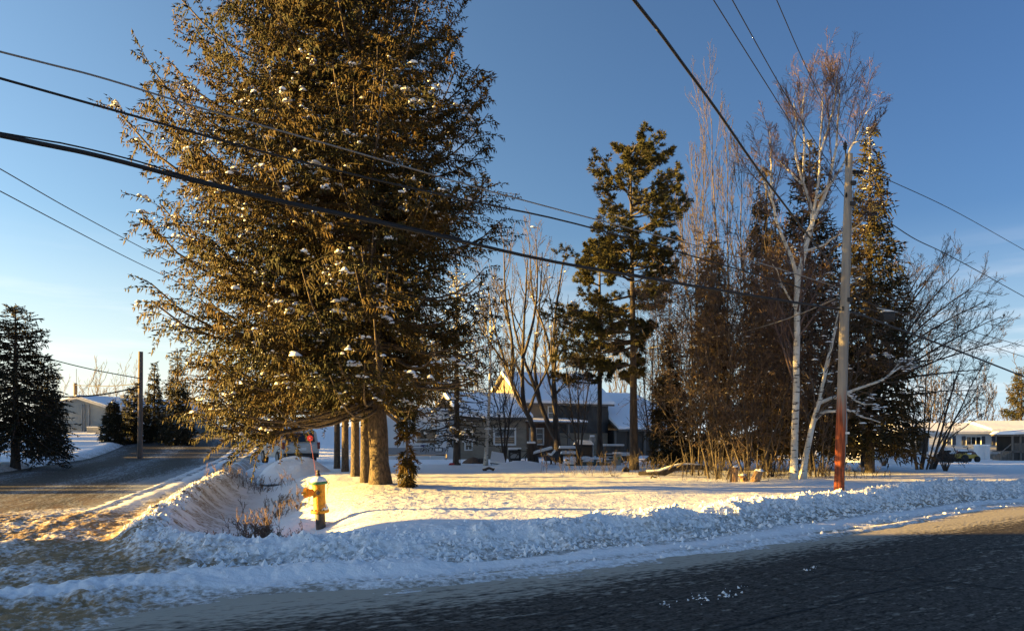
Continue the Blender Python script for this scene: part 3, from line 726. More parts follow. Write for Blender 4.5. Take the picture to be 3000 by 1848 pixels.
# small birch in front of the house window
Y = 33; B = base_at(1422, Y); q = lambda pts, dy=0: pxs(pts, Y, B, dy)
bare('birch_tree', 'slender birch trunk standing before the beige house window', 'birch', B,
 [([(0, 0, -.2)]+q([(1426, 1290), (1432, 1200), (1436, 1080), (1438, 960), (1434, 860)]), .095, .02), (q([(1436, 1040), (1425, 960), (1410, 880)], .6), .04, .012), (q([(1438, 1000), (1455, 930), (1470, 860)], -.6), .04, .012)],
 [dict(n=14, t0=.45, L=.35, ang=.5, up=.15, wig=.1, K=5, rf=.4, rmin=.012), dict(n=7, t0=.2, L=.5, ang=.6, up=.0, wig=.15, K=4, rmin=.009, rf=.6), dict(n=4, t0=.2, L=.5, ang=.6, up=-.05, wig=.15, K=4, rmin=.008, rf=.7)], M_BIRCH, M_TWIG, 9, snow=40, snow_r=.1)

# dark ash-like trees in front of the house
LV = [dict(n=7, t0=.35, L=.42, ang=.5, up=.22, wig=.09, K=6, rf=.5, rmin=.016, s=4), dict(n=6, t0=.2, L=.5, ang=.55, up=.14, wig=.12, K=5, rmin=.011, rf=.6), dict(n=5, t0=.2, L=.5, ang=.6, up=.05, wig=.15, K=4, rmin=.009, rf=.65)]
Y = 37; B = base_at(1567, Y); q = lambda pts, dy=0: pxs(pts, Y, B, dy)
bare('bare_tree', 'dark bare tree with a grey fork leaning left before the porch', 'tree', B,
 [([(0, 0, -.2)]+q([(1564, 1300), (1562, 1250), (1540, 1202), (1516, 1167), (1482, 1070), (1445, 950), (1430, 840)]), .17, .03),
  (q([(1538, 1203), (1531, 1148), (1531, 1050), (1538, 900), (1545, 760)], .8), .13, .03),
  (q([(1500, 1110), (1500, 1000), (1480, 860), (1475, 700)], -.9), .10, .02),
  (q([(1531, 1050), (1560, 950), (1575, 820), (1570, 700)], .9), .09, .02),
  (q([(1482, 1070), (1440, 1010), (1400, 940)], -.9), .07, .02), (q([(1545, 1215), (1570, 1150), (1610, 1060), (1615, 960)], -1), .09, .02)], LV, M_DARKBARK, M_TWIG, 10)
Y = 38; B = base_at(1637, Y); q = lambda pts, dy=0: pxs(pts, Y, B, dy)
bare('bare_tree', 'dark bare tree with snow on its steep left limb, beside the porch roof', 'tree', B,
 [([(0, 0, -.2)]+q([(1633, 1300), (1628, 1235), (1627, 1172), (1622, 1075), (1630, 900), (1650, 760)]), .21, .03),
  (q([(1632, 1290), (1608, 1246), (1583, 1182), (1556, 1106), (1532, 1050), (1505, 950), (1490, 850)], -.6), .15, .03),
  (q([(1583, 1182), (1565, 1060), (1580, 900), (1590, 740)], .9), .10, .02),
  (q([(1624, 1090), (1600, 980), (1560, 860), (1550, 700)], .9), .09, .02),
  (q([(1624, 1060), (1660, 1000), (1680, 900)], -.9), .07, .02), (q([(1622, 1160), (1655, 1120), (1690, 1090)], -.6), .05, .015)], LV, M_DARKBARK, M_TWIG, 11, snow=30, snow_r=.12)

# upright poplars left of the thicket
LP = [dict(n=13, t0=.3, L=.32, ang=.38, up=.3, wig=.06, K=6, rf=.45, rmin=.013, s=4), dict(n=7, t0=.2, L=.5, ang=.4, up=.2, wig=.08, K=5, rmin=.009, rf=.6), dict(n=5, t0=.2, L=.5, ang=.45, up=.1, wig=.12, K=4, rmin=.008, rf=.7)]
for k, (bx_, Y, tops, lab) in enumerate((
    (2120, 31, [(2088, 350), (2130, 460), (2060, 510)], 'tall upright pale poplar, highest bare top between pine and birch'),
    (2030, 33, [(2040, 520), (2000, 600)], 'upright bare poplar with fine twigs just right of the pine crown'),
    (2185, 30, [(2170, 500), (2215, 600)], 'slim bare poplar rising out of the brown thicket left of the birch'))):
    B = base_at(bx_, Y); q = lambda pts, dy=0: pxs(pts, Y, B, dy)
    l = []
    for j, (tx, ty) in enumerate(tops):
        l.append(([(0, 0, -.2)] if j == 0 else [])+q([(bx_, 1200-40*j), ((bx_+tx)/2+8, 900), (tx, ty+200), (tx, ty)], .8*j))
    bare('poplar_tree', lab, 'tree', B, [(p, .055-.01*j, .010) for j, p in enumerate(l)], LP, M_TWIG, M_TWIG, 20+k)

# the brown thicket: many-stemmed shrubs of fine reddish twigs with dead leaves
LT = [dict(n=9, t0=.06, L=.42, ang=.75, up=.10, wig=.16, K=6, rf=.6, rmin=.009, s=3), dict(n=6, t0=.1, L=.5, ang=.8, up=.02, wig=.2, K=5, rmin=.008, rf=.65), dict(n=5, t0=.1, L=.55, ang=.7, up=.0, wig=.18, K=4, rmin=.007, rf=.7)]
rs = random.Random(4)
for k, (bx_, Y, top, half, ns, lab, leaf) in enumerate((
    (2110, 23.5, 760, 120, 9, 'many stemmed brown shrub behind the first snow capped stump', 7000),
    (2195, 23.0, 640, 110, 9, 'dense reddish brown thicket shrub with hanging dead leaves behind the split stump', 12000),
    (2255, 24.5, 600, 90, 8, 'tall reddish thicket shrub close to the left side of the white birch', 12000),
    (2035, 26.0, 860, 100, 7, 'grey brown thicket shrub beside the fallen log', 3000),
    (2400, 25.0, 900, 110, 7, 'tangled dark shrub between birch trunks and pole', 5000))):
    B = base_at(bx_, Y); l = []
    for j in range(ns):
        a = (j/(ns-1)-.5)*2; tx = bx_+a*half*1.45+rs.uniform(-40, 40); ty = top+rs.uniform(0, 260)+abs(a)*120; bxx = bx_+a*20+rs.uniform(-12, 12)
        p = pxs([(bxx, 1390), (bxx+(tx-bxx)*rs.uniform(.3, .6), 1180), (bxx+(tx-bxx)*rs.uniform(.7, 1.0), 950), (tx, ty)], Y, B, rs.uniform(-1.6, 1.6))
        p[0] = (p[0][0], rs.uniform(-.4, .4), -.1)
        l.append((p, rs.uniform(.014, .032), .009))
    bare('thicket_shrub', lab, 'shrub', B, l, LT, M_DARKBARK, M_REDTWIG if k in (1, 2) else M_TWIG, 40+k, leaves=(leaf//2, .085, M_LEAF, 7.5), snow=30, snow_r=.04, wobb=.11)

for k, (bx_, Y, top, lab) in enumerate(((1478, 34, 1010, 'thin grey sapling before the porch corner of the beige house'), (1695, 33, 960, 'thin grey sapling between the two dark pines'), (1912, 34, 900, 'thin grey sapling right of the tall pine before the snowy roof'), (1960, 36, 820, 'taller thin sapling between tall pine and short dark spruce'))):
    B = base_at(bx_, Y); l = []
    for j in range(3):
        p = pxs([(bx_, 1350), (bx_+(j-1)*14, 1240), (bx_+(j-1)*34, (top+1240)/2), (bx_+(j-1)*46, top+j*30)], Y, B, (j-1)*.6); p[0] = (0, 0, -.1); l.append((p, .05, .012))
    bare('sapling', lab, 'tree', B, l, [dict(n=11, t0=.15, L=.4, ang=.6, up=.12, wig=.12, K=5, rf=.5, rmin=.011), dict(n=6, t0=.15, L=.5, ang=.6, up=.05, wig=.15, K=4, rmin=.009, rf=.65), dict(n=4, t0=.2, L=.5, ang=.6, up=0, wig=.15, K=3, rmin=.008, rf=.7)], M_DARKBARK, M_DARKBARK, 120+k, wobb=.05)

# fanning grey tree on the right and the shrub in front of it
Y = 31; B = base_at(2540, Y); q = lambda pts, dy=0: pxs(pts, Y, B, dy)
fan = [([(0, 0, -.2)]+q([(2538, 1300), (2545, 1200), (2570, 1120)]), .24, .16)]
for j, (tx, ty) in enumerate([(2600, 850), (2660, 800), (2710, 780), (2760, 770), (2810, 790), (2850, 840), (2890, 880), (2930, 930), (2935, 1000), (2900, 1080), (2860, 1140), (2640, 950), (2730, 900), (2800, 960)]):
    sx, sy = 2548+j*4 % 20, 1190-(j*23) % 70
    fan.append((q([(sx, sy), (sx+(tx-sx)*.3, sy+(ty-sy)*.42), (sx+(tx-sx)*.65, sy+(ty-sy)*.75), (tx, ty)], ((j*37) % 11-5)*.35), .060, .014))
bare('spreading_tree', 'wide spreading dark bare tree fanning out to the right of the pole', 'tree', B, fan,
 [dict(n=12, t0=.22, L=.40, ang=.6, up=.12, wig=.11, K=5, rf=.5, rmin=.011, s=3), dict(n=7, t0=.2, L=.5, ang=.6, up=.1, wig=.12, K=5, rmin=.009, rf=.6), dict(n=5, t0=.2, L=.5, ang=.6, up=.05, wig=.14, K=4, rmin=.008, rf=.7)], M_DARKBARK, M_DARKBARK, 50)
Y = 29; B = base_at(2705, Y); l = []
for j, (bx_, tx, ty, r) in enumerate([(2688, 2668, 1120, .045), (2695, 2720, 1040, .05), (2700, 2745, 1130, .05), (2722, 2830, 1020, .06), (2728, 2895, 1040, .05), (2735, 2900, 1200, .035), (2690, 2680, 1210, .04), (2712, 2800, 1120, .04), (2720, 2870, 1130, .04), (2690, 2640, 1190, .03)]):
    p = pxs([(bx_, 1368), (bx_+(tx-bx_)*.2+(-12 if tx < 2700 else 8), 1290), (bx_+(tx-bx_)*.6, (1290+ty)/2), (tx, ty)], Y, B, ((j*5) % 7-3)*.3); p[0] = (p[0][0], p[0][1], -.1); l.append((p, r, .010))
bare('garden_shrub', 'open V shaped bare shrub standing in snow in front of the white shed door', 'shrub', B, l,
 [dict(n=6, t0=.3, L=.42, ang=.5, up=.12, wig=.1, K=5, rf=.5, rmin=.010), dict(n=5, t0=.2, L=.5, ang=.6, up=.05, wig=.14, K=4, rmin=.008, rf=.6), dict(n=3, t0=.2, L=.5, ang=.6, up=.0, wig=.14, K=3, rmin=.007, rf=.7)], M_DARKBARK, M_DARKBARK, 51, leaves=(1500, .07, M_DARKBARK, 9))
# low lit brush right of the pole
for k, (bx_, Y, w, h, lab) in enumerate(((2590, 33, 60, 90, 'low pale brush arching over the snow before the white shed wall'), (2770, 28, 45, 40, 'low dead brush lying at the foot of the V shaped shrub'), (2905, 45, 30, 25, 'faint sprig of brush near the mobile home'))[:2]):
    B = base_at(bx_, Y); l = []
    for j in range(9):
        a = (j/8-.5)*2; p = pxs([(bx_, 1366), (bx_+a*w*.5, 1366-h*.6), (bx_+a*w, 1366-h*(.9-.5*abs(a)))], Y, B, rs.uniform(-.5, .5)); p[0] = (0, 0, -.1); l.append((p, .018, .008))
    bare('brush', lab, 'shrub', B, l, [dict(n=6, L=.5, ang=.5, up=.05, wig=.12, K=4, rmin=.008), dict(n=4, L=.5, ang=.6, up=.0, wig=.15, K=3, rmin=.007)], M_TWIG, M_TWIG, 55+k, leaves=(300, .06, M_LEAF, 3))

# ------------------------------------------------------------ conifers
def con(px, Y, top, wpx, lab, seed, mf=M_SPRUCE_DK, nbr=120, z0=.08, p=.75, name='spruce_tree', cat='spruce', **kw):
    B = base_at(px, Y); H = at(px, top, Y).z-B[2]; r = wpx/F*Y
    a = dict(r0=.16, tw_len=.24, tw_w=.065, tw_step=.10, sec_step=.20, hang=.35, tipup=.3, droop=.25, secf=.55); a.update(kw)
    return conifer(name, lab, cat, B, H, cone_prof(r, p), nbr, seed, mf, M_DARKBARK, a.pop('r0'), z0=z0, **a)
con(2548, 27, 372, 172, 'tall dark spruce right behind the utility pole', 61, nbr=380, p=.85, snow=20, snow_r=.05, tint_br=.6)
con(2372, 28.5, 412, 190, 'dark spruce directly behind the white birch fork', 62, mf=M_BROWNC, nbr=330, snow=25, snow_r=.05, tint_br=.5)
con(2245, 28, 492, 130, 'brown needled conifer behind the thicket, left of the white birch', 63, mf=M_BROWNC, nbr=300, name='brown_conifer', cat='conifer', tint_br=.7, hang=.6)
con(2085, 29, 690, 100, 'lower brown conifer at the left side of the thicket', 64, mf=M_BROWNC, nbr=230, name='brown_conifer', cat='conifer', tint_br=.7, hang=.6)
con(1962, 31, 950, 72, 'short dark spruce between the pine and the thicket', 65, nbr=190, snow=30, snow_r=.05, tw_step=.1, tint_br=.7)
con(2992, 68, 1075, 66, 'dark conifer at the right edge behind the white mobile home', 66, nbr=130, p=.6, z0=.1, tw_len=.3, tw_w=.09, tint_br=.4)
con(1338, 33, 790, 165, 'sparse dark snow laden spruce between the camper and the beige house', 74, nbr=120, z0=.14, p=.5, snow=200, snow_r=.06, tw_len=.2, tw_w=.05, r0=.16, dens=lambda q: 0*q[:, 0]+.5, tint_br=.4)
con(1192, 17.6, 1195, 15, 'thin drooping young spruce hanging beside the thick foremost trunk', 73, nbr=44, z0=.02, p=.15, r0=.03, droop=1.0, tipup=.0, tw_len=.13, tw_w=.035, tw_step=.06, sec_step=.08, tint_br=.9, mf=M_SPRUCE, name='spruce_sapling')
# left side, backlit
con(45, 34, 905, 200, 'large dark cedar at the left edge with a pale flared trunk', 67, mf=M_CEDAR, nbr=250, z0=.2, p=.6, name='cedar_tree', cat='cedar', hang=.15, r0=.2, secf=.5, tint_br=.3, tipup=.25, droop=.55, dens=lambda q: 0*q[:, 0]+.85)
con(140, 44, 1068, 62, 'small pointed dark conifer behind the big cedar', 68, nbr=130, p=.6, z0=.02, tw_len=.28, tw_w=.07)
con(330, 62, 1170, 38, 'small snow dusted spruce in front of the pale garage wall', 69, nbr=130, tw_len=.3, tw_w=.09, sec_step=.35, snow=25, snow_r=.10, z0=.03)
con(392, 64, 1135, 50, 'bushy dark spruce just left of the far bare pole', 70, nbr=130, tw_len=.3, tw_w=.09, sec_step=.35, snow=20, snow_r=.10, z0=.03, p=.5)
con(452, 66, 1062, 42, 'slim spruce right of the far bare pole', 71, nbr=130, tw_len=.3, tw_w=.09, sec_step=.35, z0=.03)
con(520, 62, 1020, 62, 'tall layered spruce right of the slim one beyond the side road', 72, nbr=130, tw_len=.3, tw_w=.09, sec_step=.4, z0=.05, p=.8, tint_br=.2)

# white pines
def pine(px, Y, top, left, right, lab, seed, zs, lean=(0, 0), nbr=46, r0=.17, z0=.3):
    rng = np.random.default_rng(seed); B = base_at(px, Y); H = at(px, top, Y).z-B[2]
    root = thing('pine_tree', lab, 'pine', B, 'pines before the house')
    v, qd = trunk_mesh([(0, 0, -.2), (lean[0]*.4, 0, H*.5), (lean[0], lean[1], H*.97)], r0, .03, 12, 22, .25, seed); link('trunk', mesh_np('trunk', v, qd), M_DARKBARK, root)
    prof = lr_prof(zs, np.array(left)/F*Y, np.array(right)/F*Y)
    nw = nbr//4; wz = np.sort(rng.random(nw)); wz = .5*wz+.5*np.arange(nw)/nw; zf = z0+(1-z0)*np.clip(np.repeat(wz, 4)+rng.normal(size=nw*4)*.008, 0, .99); nbr = nw*4
    az = rng.random(nbr)*6.283; L_ = np.maximum(prof(zf, az)*(.75+.45*rng.random(nbr)), .4)
    K = 8; t = np.linspace(0, 1, K)[None]; hd = np.stack([np.cos(az), np.sin(az), 0*az], -1)
    O = np.stack([lean[0]*zf, lean[1]*zf, zf*H], -1); zc = (-.05+.75*np.clip(zf-.5, 0, 1)+rng.normal(size=nbr)*.06)[:, None]*t+.22*t**2.5
    P = O[:, None]+hd[:, None]*(L_[:, None]*t)[..., None]+np.array([0, 0, 1.])*(L_[:, None]*zc)[..., None]+rng.normal(size=(nbr, K, 3))*.025
    w = [tubes(P, (.014+.011*L_)[:, None]*np.linspace(1, .3, K)[None], 4)]
    sq = np.array([1, 1, .45])
    def flat(A, k_=.5):                      # press a spray towards its own plane
        A[:, 1:, 2] = A[:, :1, 2]+(A[:, 1:, 2]-A[:, :1, 2])*k_; return A
    S2, R2 = grow(P, np.full((nbr, K), .016), 13, .28, 1., .36, .8, .06, .1, 5, rng, lt=.55); S2 = flat(S2, .62); w.append(tubes(S2, np.maximum(R2, .008), 3))
    S3, R3 = grow(S2, R2, 6, .2, 1., .45, .7, .08, .12, 4, rng, lt=.4); S3 = flat(S3, .75); w.append(tubes(S3, np.maximum(R3, .006), 3))
    tip, tg = sample(S3, .25+.75*rng.random((len(S3), 3)))
    tip = tip.reshape(-1, 3); tg = tg.reshape(-1, 3); m = 5
    d = np.repeat(tg, m, 0)*.8+rng.normal(size=(len(tip)*m, 3))*.5*np.array([1, 1, .8])+np.array([0, 0, .12])
    n = len(d); v, f = spikes(np.repeat(tip, m, 0), d, .15*(.6+.7*rng.random(n)), np.full(n, .032)*(.7+.6*rng.random(n)))
    tn = np.repeat(rng.random(len(tip))*.7, m)
    link('branches', mesh_np('branches', *join(w)[:2]), M_DARKBARK, root)
    link('crown', mesh_np('crown', v, f, False, {'tint': np.repeat(tn, 4)}), M_PINE, root)
    # dead lower limbs
    return root
pine(1858, 29, 432, [60, 215, 235, 220, 190, 175, 150, 190, 80, 60], [20, 20, 50, 110, 120, 140, 155, 140, 105, 70], 'tall white pine with a ragged flat crown and straight dark trunk', 81, [.26, .36, .45, .52, .6, .68, .76, .84, .93, 1.0], lean=(-.15, 0), nbr=84, z0=.28)
pine(1757, 35, 700, [110, 130, 120, 80, 30], [50, 60, 70, 60, 30], 'shorter white pine whose dark trunk stands left of the tall pine', 82, [.3, .45, .6, .8, 1.0], nbr=44, r0=.15, z0=.32)

# ------------------------------------------------------------ far tree lines (read as one mass)
def wood(name, xs0, xs1, y0, y1, n, h, seed, dirx=None):
    rng = np.random.default_rng(seed); px = rng.uniform(xs0, xs1, n); yy = rng.uniform(y0, y1, n); x = px*yy
    z = terrain(x, yy, False)[0]; P = np.empty((n, 6, 3)); hh = h*(.6+.55*rng.random(n))
    for k in range(6): P[:, k, 0] = x+rng.normal(size=n)*.12*k; P[:, k, 1] = yy; P[:, k, 2] = z+hh*k/5
    Rr = np.linspace(.08, .03, 6)[None]*np.ones((n, 1)); parts = [tubes(P, Rr, 3)]
    a, ar = grow(P, Rr, 11, .15, 1, .33, .5, .25, .08, 5, rng, rf=.5); ar = np.maximum(ar, .03); parts.append(tubes(a, ar, 3))
    b, br_ = grow(a[:, ::2], ar[:, ::2], 4, .2, 1, .55, .55, .12, .12, 4, rng, rf=.6); br_ = np.maximum(br_, .022); parts.append(tubes(b, br_, 3))
    V, Fs, _ = join(parts); o = link(name, mesh_np(name, V, Fs), M_TWIG)
    return tag(o, kind='stuff')
tag(wood('far_woodland', -.62, -.42, 130, 170, 30, 11, 91), 'hazy brown bare wood beyond the pale garage', 'wood')
tag(wood('far_woodland', -.12, .34, 75, 110, 52, 12.5, 92), 'bare wood behind the beige house and the pines', 'wood')
tag(wood('far_woodland', .52, .80, 80, 110, 32, 11, 93), 'bare wood behind the white mobile home', 'wood')
tag(wood('far_woodland', -.42, -.12, 95, 130, 26, 8, 94), 'low bare wood at the far end of the side road', 'wood')

# ------------------------------------------------------------ unseen trees and house added left of the frame: they shade the road and the left field
occ = con(-900, 30, 800, 260, 'unseen spruce added left of the picture to cast shade', 95, nbr=110, z0=.02, tw_len=.6, tw_w=.22, sec_step=.4, tw_step=.2, p=.5)
occ['group'] = 'shade casting spruces added left of the picture'
rs = random.Random(9); H0 = 8.7
for k in range(15):
    yy = 26.5+k*4.6; xx = -.80*yy-20+rs.uniform(-1, 1); bs_ = 1.38 if yy < 43 else 1.0
    copy_thing(occ, (xx, yy, zat(xx, yy)-.1), rs.uniform(0, 6), rs.uniform(.85, 1.0)*bs_)
occ.location = (-43, 30.2, zat(-43, 30.2)-.1)
for k in range(6):
    yy = 19.6+k*1.6; xx = -31+rs.uniform(-.6, .6); big_ = 1.7 if k > 2 else 1.0
    copy_thing(occ, (xx, yy, zat(xx, yy)-.1), rs.uniform(0, 6), rs.uniform(.27, .33)*big_)
M_GREYW = mat('grey_siding', (.30, .30, .29), .8); M_ROOFSNOW = mat('roof_snow', (.86, .87, .90), .6, bump=.5, bscale=3)
nh = thing('shade_caster_house', 'unseen grey gabled house added left of the picture to shade the road', 'house', (-30, -4, -.3))  # out of view, added to keep the low sun off the near road
MB().box(-5, 5, -13, 12.9, 0, 4.0).build('wall', M_GREYW, nh)
MB().prism([(-5.6, -13.6, 3.9), (5.6, -13.6, 3.9), (0, -13.6, 5.9)], (0, 27.0, 0)).build('roof', M_ROOFSNOW, nh)

# ------------------------------------------------------------ utility poles
def pole_mat():
    m = mat('weathered_pole', (.34, .30, .25), .85, var=(.22, .20, .18), scale=(9, 9, .6), lo=.35, hi=.65, bump=.6, bscale=20)
    N = m.node_tree.nodes; L = m.node_tree.links; b = N['Principled BSDF']; prev = b.inputs['Base Color'].links[0].from_socket
    c = N.new('ShaderNodeTexCoord'); s = N.new('ShaderNodeSeparateXYZ'); L.new(c.outputs['Object'], s.inputs[0])
    mp = N.new('ShaderNodeMapping'); mp.inputs['Scale'].default_value = (14, 14, .9); L.new(c.outputs['Object'], mp.inputs[0])
    n = N.new('ShaderNodeTexNoise'); n.inputs['Scale'].default_value = 1; n.inputs['Detail'].default_value = 4; L.new(mp.outputs[0], n.inputs['Vector'])
    a = N.new('ShaderNodeMath'); a.operation = 'MULTIPLY_ADD'; L.new(n.outputs[0], a.inputs[0]); a.inputs[1].default_value = -2.2; L.new(s.outputs[2], a.inputs[2])
    r = N.new('ShaderNodeMapRange'); r.inputs[1].default_value = 1.5; r.inputs[2].default_value = .7; L.new(a.outputs[0], r.inputs[0])
    n2 = N.new('ShaderNodeTexNoise'); n2.inputs['Scale'].default_value = 1; n2.inputs['Detail'].default_value = 5; mp2 = N.new('ShaderNodeMapping'); mp2.inputs['Scale'].default_value = (20, 20, 2.2); L.new(c.outputs['Object'], mp2.inputs[0]); L.new(mp2.outputs[0], n2.inputs['Vector'])
    r2 = N.new('ShaderNodeMapRange'); r2.inputs[1].default_value = .4; r2.inputs[2].default_value = .6; L.new(n2.outputs[0], r2.inputs[0])
    red = N.new('ShaderNodeMix'); red.data_type = 'RGBA'; L.new(r2.outputs[0], red.inputs[0]); red.inputs[6].default_value = (.42, .095, .028, 1); red.inputs[7].default_value = (.15, .038, .016, 1)
    mx = N.new('ShaderNodeMix'); mx.data_type = 'RGBA'; L.new(r.outputs[0], mx.inputs[0]); L.new(prev, mx.inputs[6]); L.new(red.outputs[2], mx.inputs[7]); L.new(mx.outputs[2], b.inputs['Base Color'])
    return m
M_POLE = pole_mat(); M_BLACK = mat('black_rubber', (.018, .018, .020), .6); M_METAL = mat('galvanised_metal', (.30, .31, .32), .5, .6); M_WHITE = mat('white_paint', (.75, .75, .74), .5); M_OLDPOLE = mat('old_pole_wood', (.11, .085, .07), .9, var=(.16, .13, .11), scale=(8, 8, .5), bump=.5, bscale=20)
PY = 17.95; pb = at(2457, 1445, PY); pt = at(2488, 452, PY)
pole = thing('utility_pole', 'weathered grey utility pole with reddish brown lower half standing in the roadside snow', 'utility pole', (pb.x, pb.y, pb.z-.1))
top = (pt.x-pb.x, 0, pt.z-pb.z+.1)
MB().tube([(0, 0, -.2), (top[0]*.5, 0, top[2]*.5), top], [.122, .105, .082], 16).build('shaft', M_POLE, pole, smooth=True)
def ppt(py): # point on pole axis relative to its base for a picture row
    z = at(2457, py, PY).z-(pb.z-.1); return Vector((top[0]*z/top[2], 0, z))
p = ppt(452); m = MB().tube([p+Vector((-.10, -.05, -.3)), p+Vector((-.12, -.05, .3))], .018, 8); m.lathe([(.02, 0), (.05, .03), (.035, .06), (.06, .09), (.035, .12), (.05, .15), (.02, .19)], 12, tuple(p+Vector((-.12, -.05, .08)))); m.build('pin_insulator', M_BLACK, pole, smooth=True)
p = ppt(500); m = MB(); m.bar(p+Vector((.06, 0, 0)), p+Vector((.34, 0, -.05)), .035); [m.lathe([(.02, 0), (.045, .02), (.02, .05), (.045, .07), (.02, .10)], 10, tuple(p+Vector((.14+.08*i, 0, -.09)))) for i in range(3)]; m.build('dead_end_insulator', M_BLACK, pole, smooth=True)
for y_, s in ((540, 1), (575, -1), (600, 1), (880, 1), (905, -1)):
    p = ppt(y_); MB().box(p.x+s*.05-.03, p.x+s*.11+.03, -.13, -.04, p.z-.05, p.z+.05).build('bracket', M_BLACK, pole, bevel=.01)
MB().tube([ppt(560)+Vector((.07, -.07, 0)), ppt(1000)+Vector((.08, -.08, 0)), ppt(1440)+Vector((.09, -.09, 0))], .008, 6).build('ground_wire', M_METAL, pole)
p = ppt(1268); MB().box(p.x+.07, p.x+.16, -.13, -.08, p.z-.025, p.z+.025).build('tag', M_WHITE, pole)
MB().box(ppt(1290).x+.10, ppt(1290).x+.125, -.09, -.05, ppt(1300).z, ppt(1210).z).build('wire_guard', M_METAL, pole)

fp = base_at(410, 48); f_t = at(412, 1030, 48)
fpole = thing('utility_pole', 'bare dark wooden pole standing on the snowy verge beyond the side road', 'utility pole', fp)
MB().tube([(0, 0, -.3), (.05, 0, f_t.z-fp[2])], [.17, .14], 12).build('shaft', M_OLDPOLE, fpole, smooth=True)
MB().box(-.28, -.1, -.16, -.02, at(0, 1125, 48).z-fp[2]-.08, at(0, 1125, 48).z-fp[2]+.08).build('bracket', M_BLACK, fpole)
gp = base_at(221, 78); gt = at(221, 1122, 78)
gpole = thing('utility_pole', 'small grey pole rising beside the gable of the pale garage', 'utility pole', gp)
MB().tube([(0, 0, -.3), (0, 0, gt.z-gp[2])], [.2, .17], 10).build('shaft', M_OLDPOLE, gpole, smooth=True)
MB().tube([(.1, 0, gt.z-gp[2]-.2), (.1, 0, gt.z-gp[2]+1.5)], .03, 6).build('antenna', M_METAL, gpole)

# ------------------------------------------------------------ wires: each runs in the vertical plane through two ground points
def wire(lab, A, Bp, rows, r, name='power_line', m=None, ext=None, n=40):
    """A, Bp: plan points of the span; rows: picture points the wire passes"""
    (ax, ay), (bx_, by_) = A, Bp; dx, dy = bx_-ax, by_-ay; pts = []
    for px, py in rows:
        k = (px-1500)/F; s = (ax-k*ay)/(k*dy-dx); Yp = ay+s*dy; pts.append((ax+s*dx, Yp, EYE-(py-HOR)/F*Yp))
    if ext: pts = [(Vector(pts[0])+(Vector(pts[0])-Vector(pts[1])).normalized()*ext[0]+Vector((0, 0, ext[0]*ext[2])))[:]]*(ext[0] > 0)+pts+[(Vector(pts[-1])+(Vector(pts[-1])-Vector(pts[-2])).normalized()*ext[1]+Vector((0, 0, ext[1]*ext[2])))[:]]*(ext[1] > 0)
    P = smooth_path(pts, n); o = Vector(P[0])
    v, qd = tubes((P-P[0])[None], np.full((1, n), r), 8)
    ob = link(name, mesh_np(name, v, qd), m or M_WIRE); ob.location = o
    return tag(ob, lab, 'cable', 'overhead wires')
M_WIRE = mat('wire_sheath', (.008, .008, .009), .7); M_ALU = mat('aged_aluminium_cable', (.20, .19, .18), .6); PA = (7.93, 17.95); LA = (-5.4, 7.0); RA = (19.8, 28.7)
wire('thin pale wire, uppermost of the three long lines crossing the spruce', LA, PA, [(0, 152), (300, 229), (611, 324), (1020, 440), (1442, 562), (1833, 666), (2180, 757), (2468, 845)], .011, m=M_ALU, ext=(4, 0, 0))
wire('black wire, middle of the three long lines crossing the spruce', LA, PA, [(0, 230), (489, 367), (790, 450), (1100, 527), (1400, 594), (1711, 662), (2200, 800), (2466, 880)], .014, ext=(4, 0, 0))
wire('thickest black cable sagging across the spruce to the pole', LA, PA, [(0, 397), (280, 455), (550, 525), (820, 590), (1100, 650), (1350, 706), (1650, 772), (2077, 845), (2464, 908)], .026, ext=(4, 0, 0))
wire('thin wire running just above the thickest cable at the left edge', LA, PA, [(0, 389), (200, 424), (400, 472), (560, 520), (820, 584), (1100, 643), (1350, 699)], .009, ext=(4, 0, 0))
wire('upper black wire leaving the pole to the lower right', PA, RA, [(2470, 848), (2560, 893), (2700, 930), (2850, 972), (3000, 1014)], .012, ext=(0, 12, 0))
wire('lower thin wire leaving the pole to the lower right', PA, RA, [(2468, 880), (2600, 922), (2750, 966), (2880, 1006), (3000, 1045)], .012, ext=(0, 12, 0))
wire('thick black cable leaving the pole to the lower right', PA, RA, [(2466, 908), (2530, 925), (2627, 962), (2800, 1025), (3000, 1103)], .030, ext=(0, 12, 0))
wire('thin wire running right from the pole top above the spruce', PA, RA, [(2490, 470), (2580, 517), (2790, 615), (3000, 732)], .010, ext=(0, 12, 0))
wire('wavy twisted wire running right from below the pole top', PA, RA, [(2482, 590), (2540, 618), (2603, 651), (2680, 700), (2760, 738), (2850, 786), (2930, 830), (3000, 869)], .013, ext=(0, 12, 0))
wire('heavy twisted cable coming down steeply from the top of the picture to the pole', (1.15, 7), PA, [(1857, 0), (1930, 92), (2000, 187), (2104, 329), (2223, 500), (2347, 663), (2466, 815)], .017, ext=(5, 0, 0), name='service_cable')
wire('leftmost of the three thin wires slanting down from the top to the pole', (2.86, 10.5), PA, [(2090, 0), (2184, 150), (2260, 270), (2327, 376), (2400, 480), (2474, 578)], .008, ext=(5, 0, 0))
wire('middle of the three thin wires slanting down from the top to the pole', (3.1, 10.5), PA, [(2145, 0), (2228, 150), (2285, 250), (2347, 352), (2410, 450), (2476, 548)], .008, ext=(5, 0, 0))
wire('rightmost of the three thin wires slanting down onto the pole top', (4.26, 11.9), PA, [(2275, 0), (2340, 150), (2400, 278), (2475, 428)], .008, ext=(5, 0, 0))
wire('slack pale service wire from the house to the pole behind the pine', (4.5, 45.), PA, [(1596, 1092), (1720, 1060), (1900, 1020), (2100, 985), (2200, 966), (2330, 925), (2455, 872)], .016, m=M_ALU, name='service_cable')
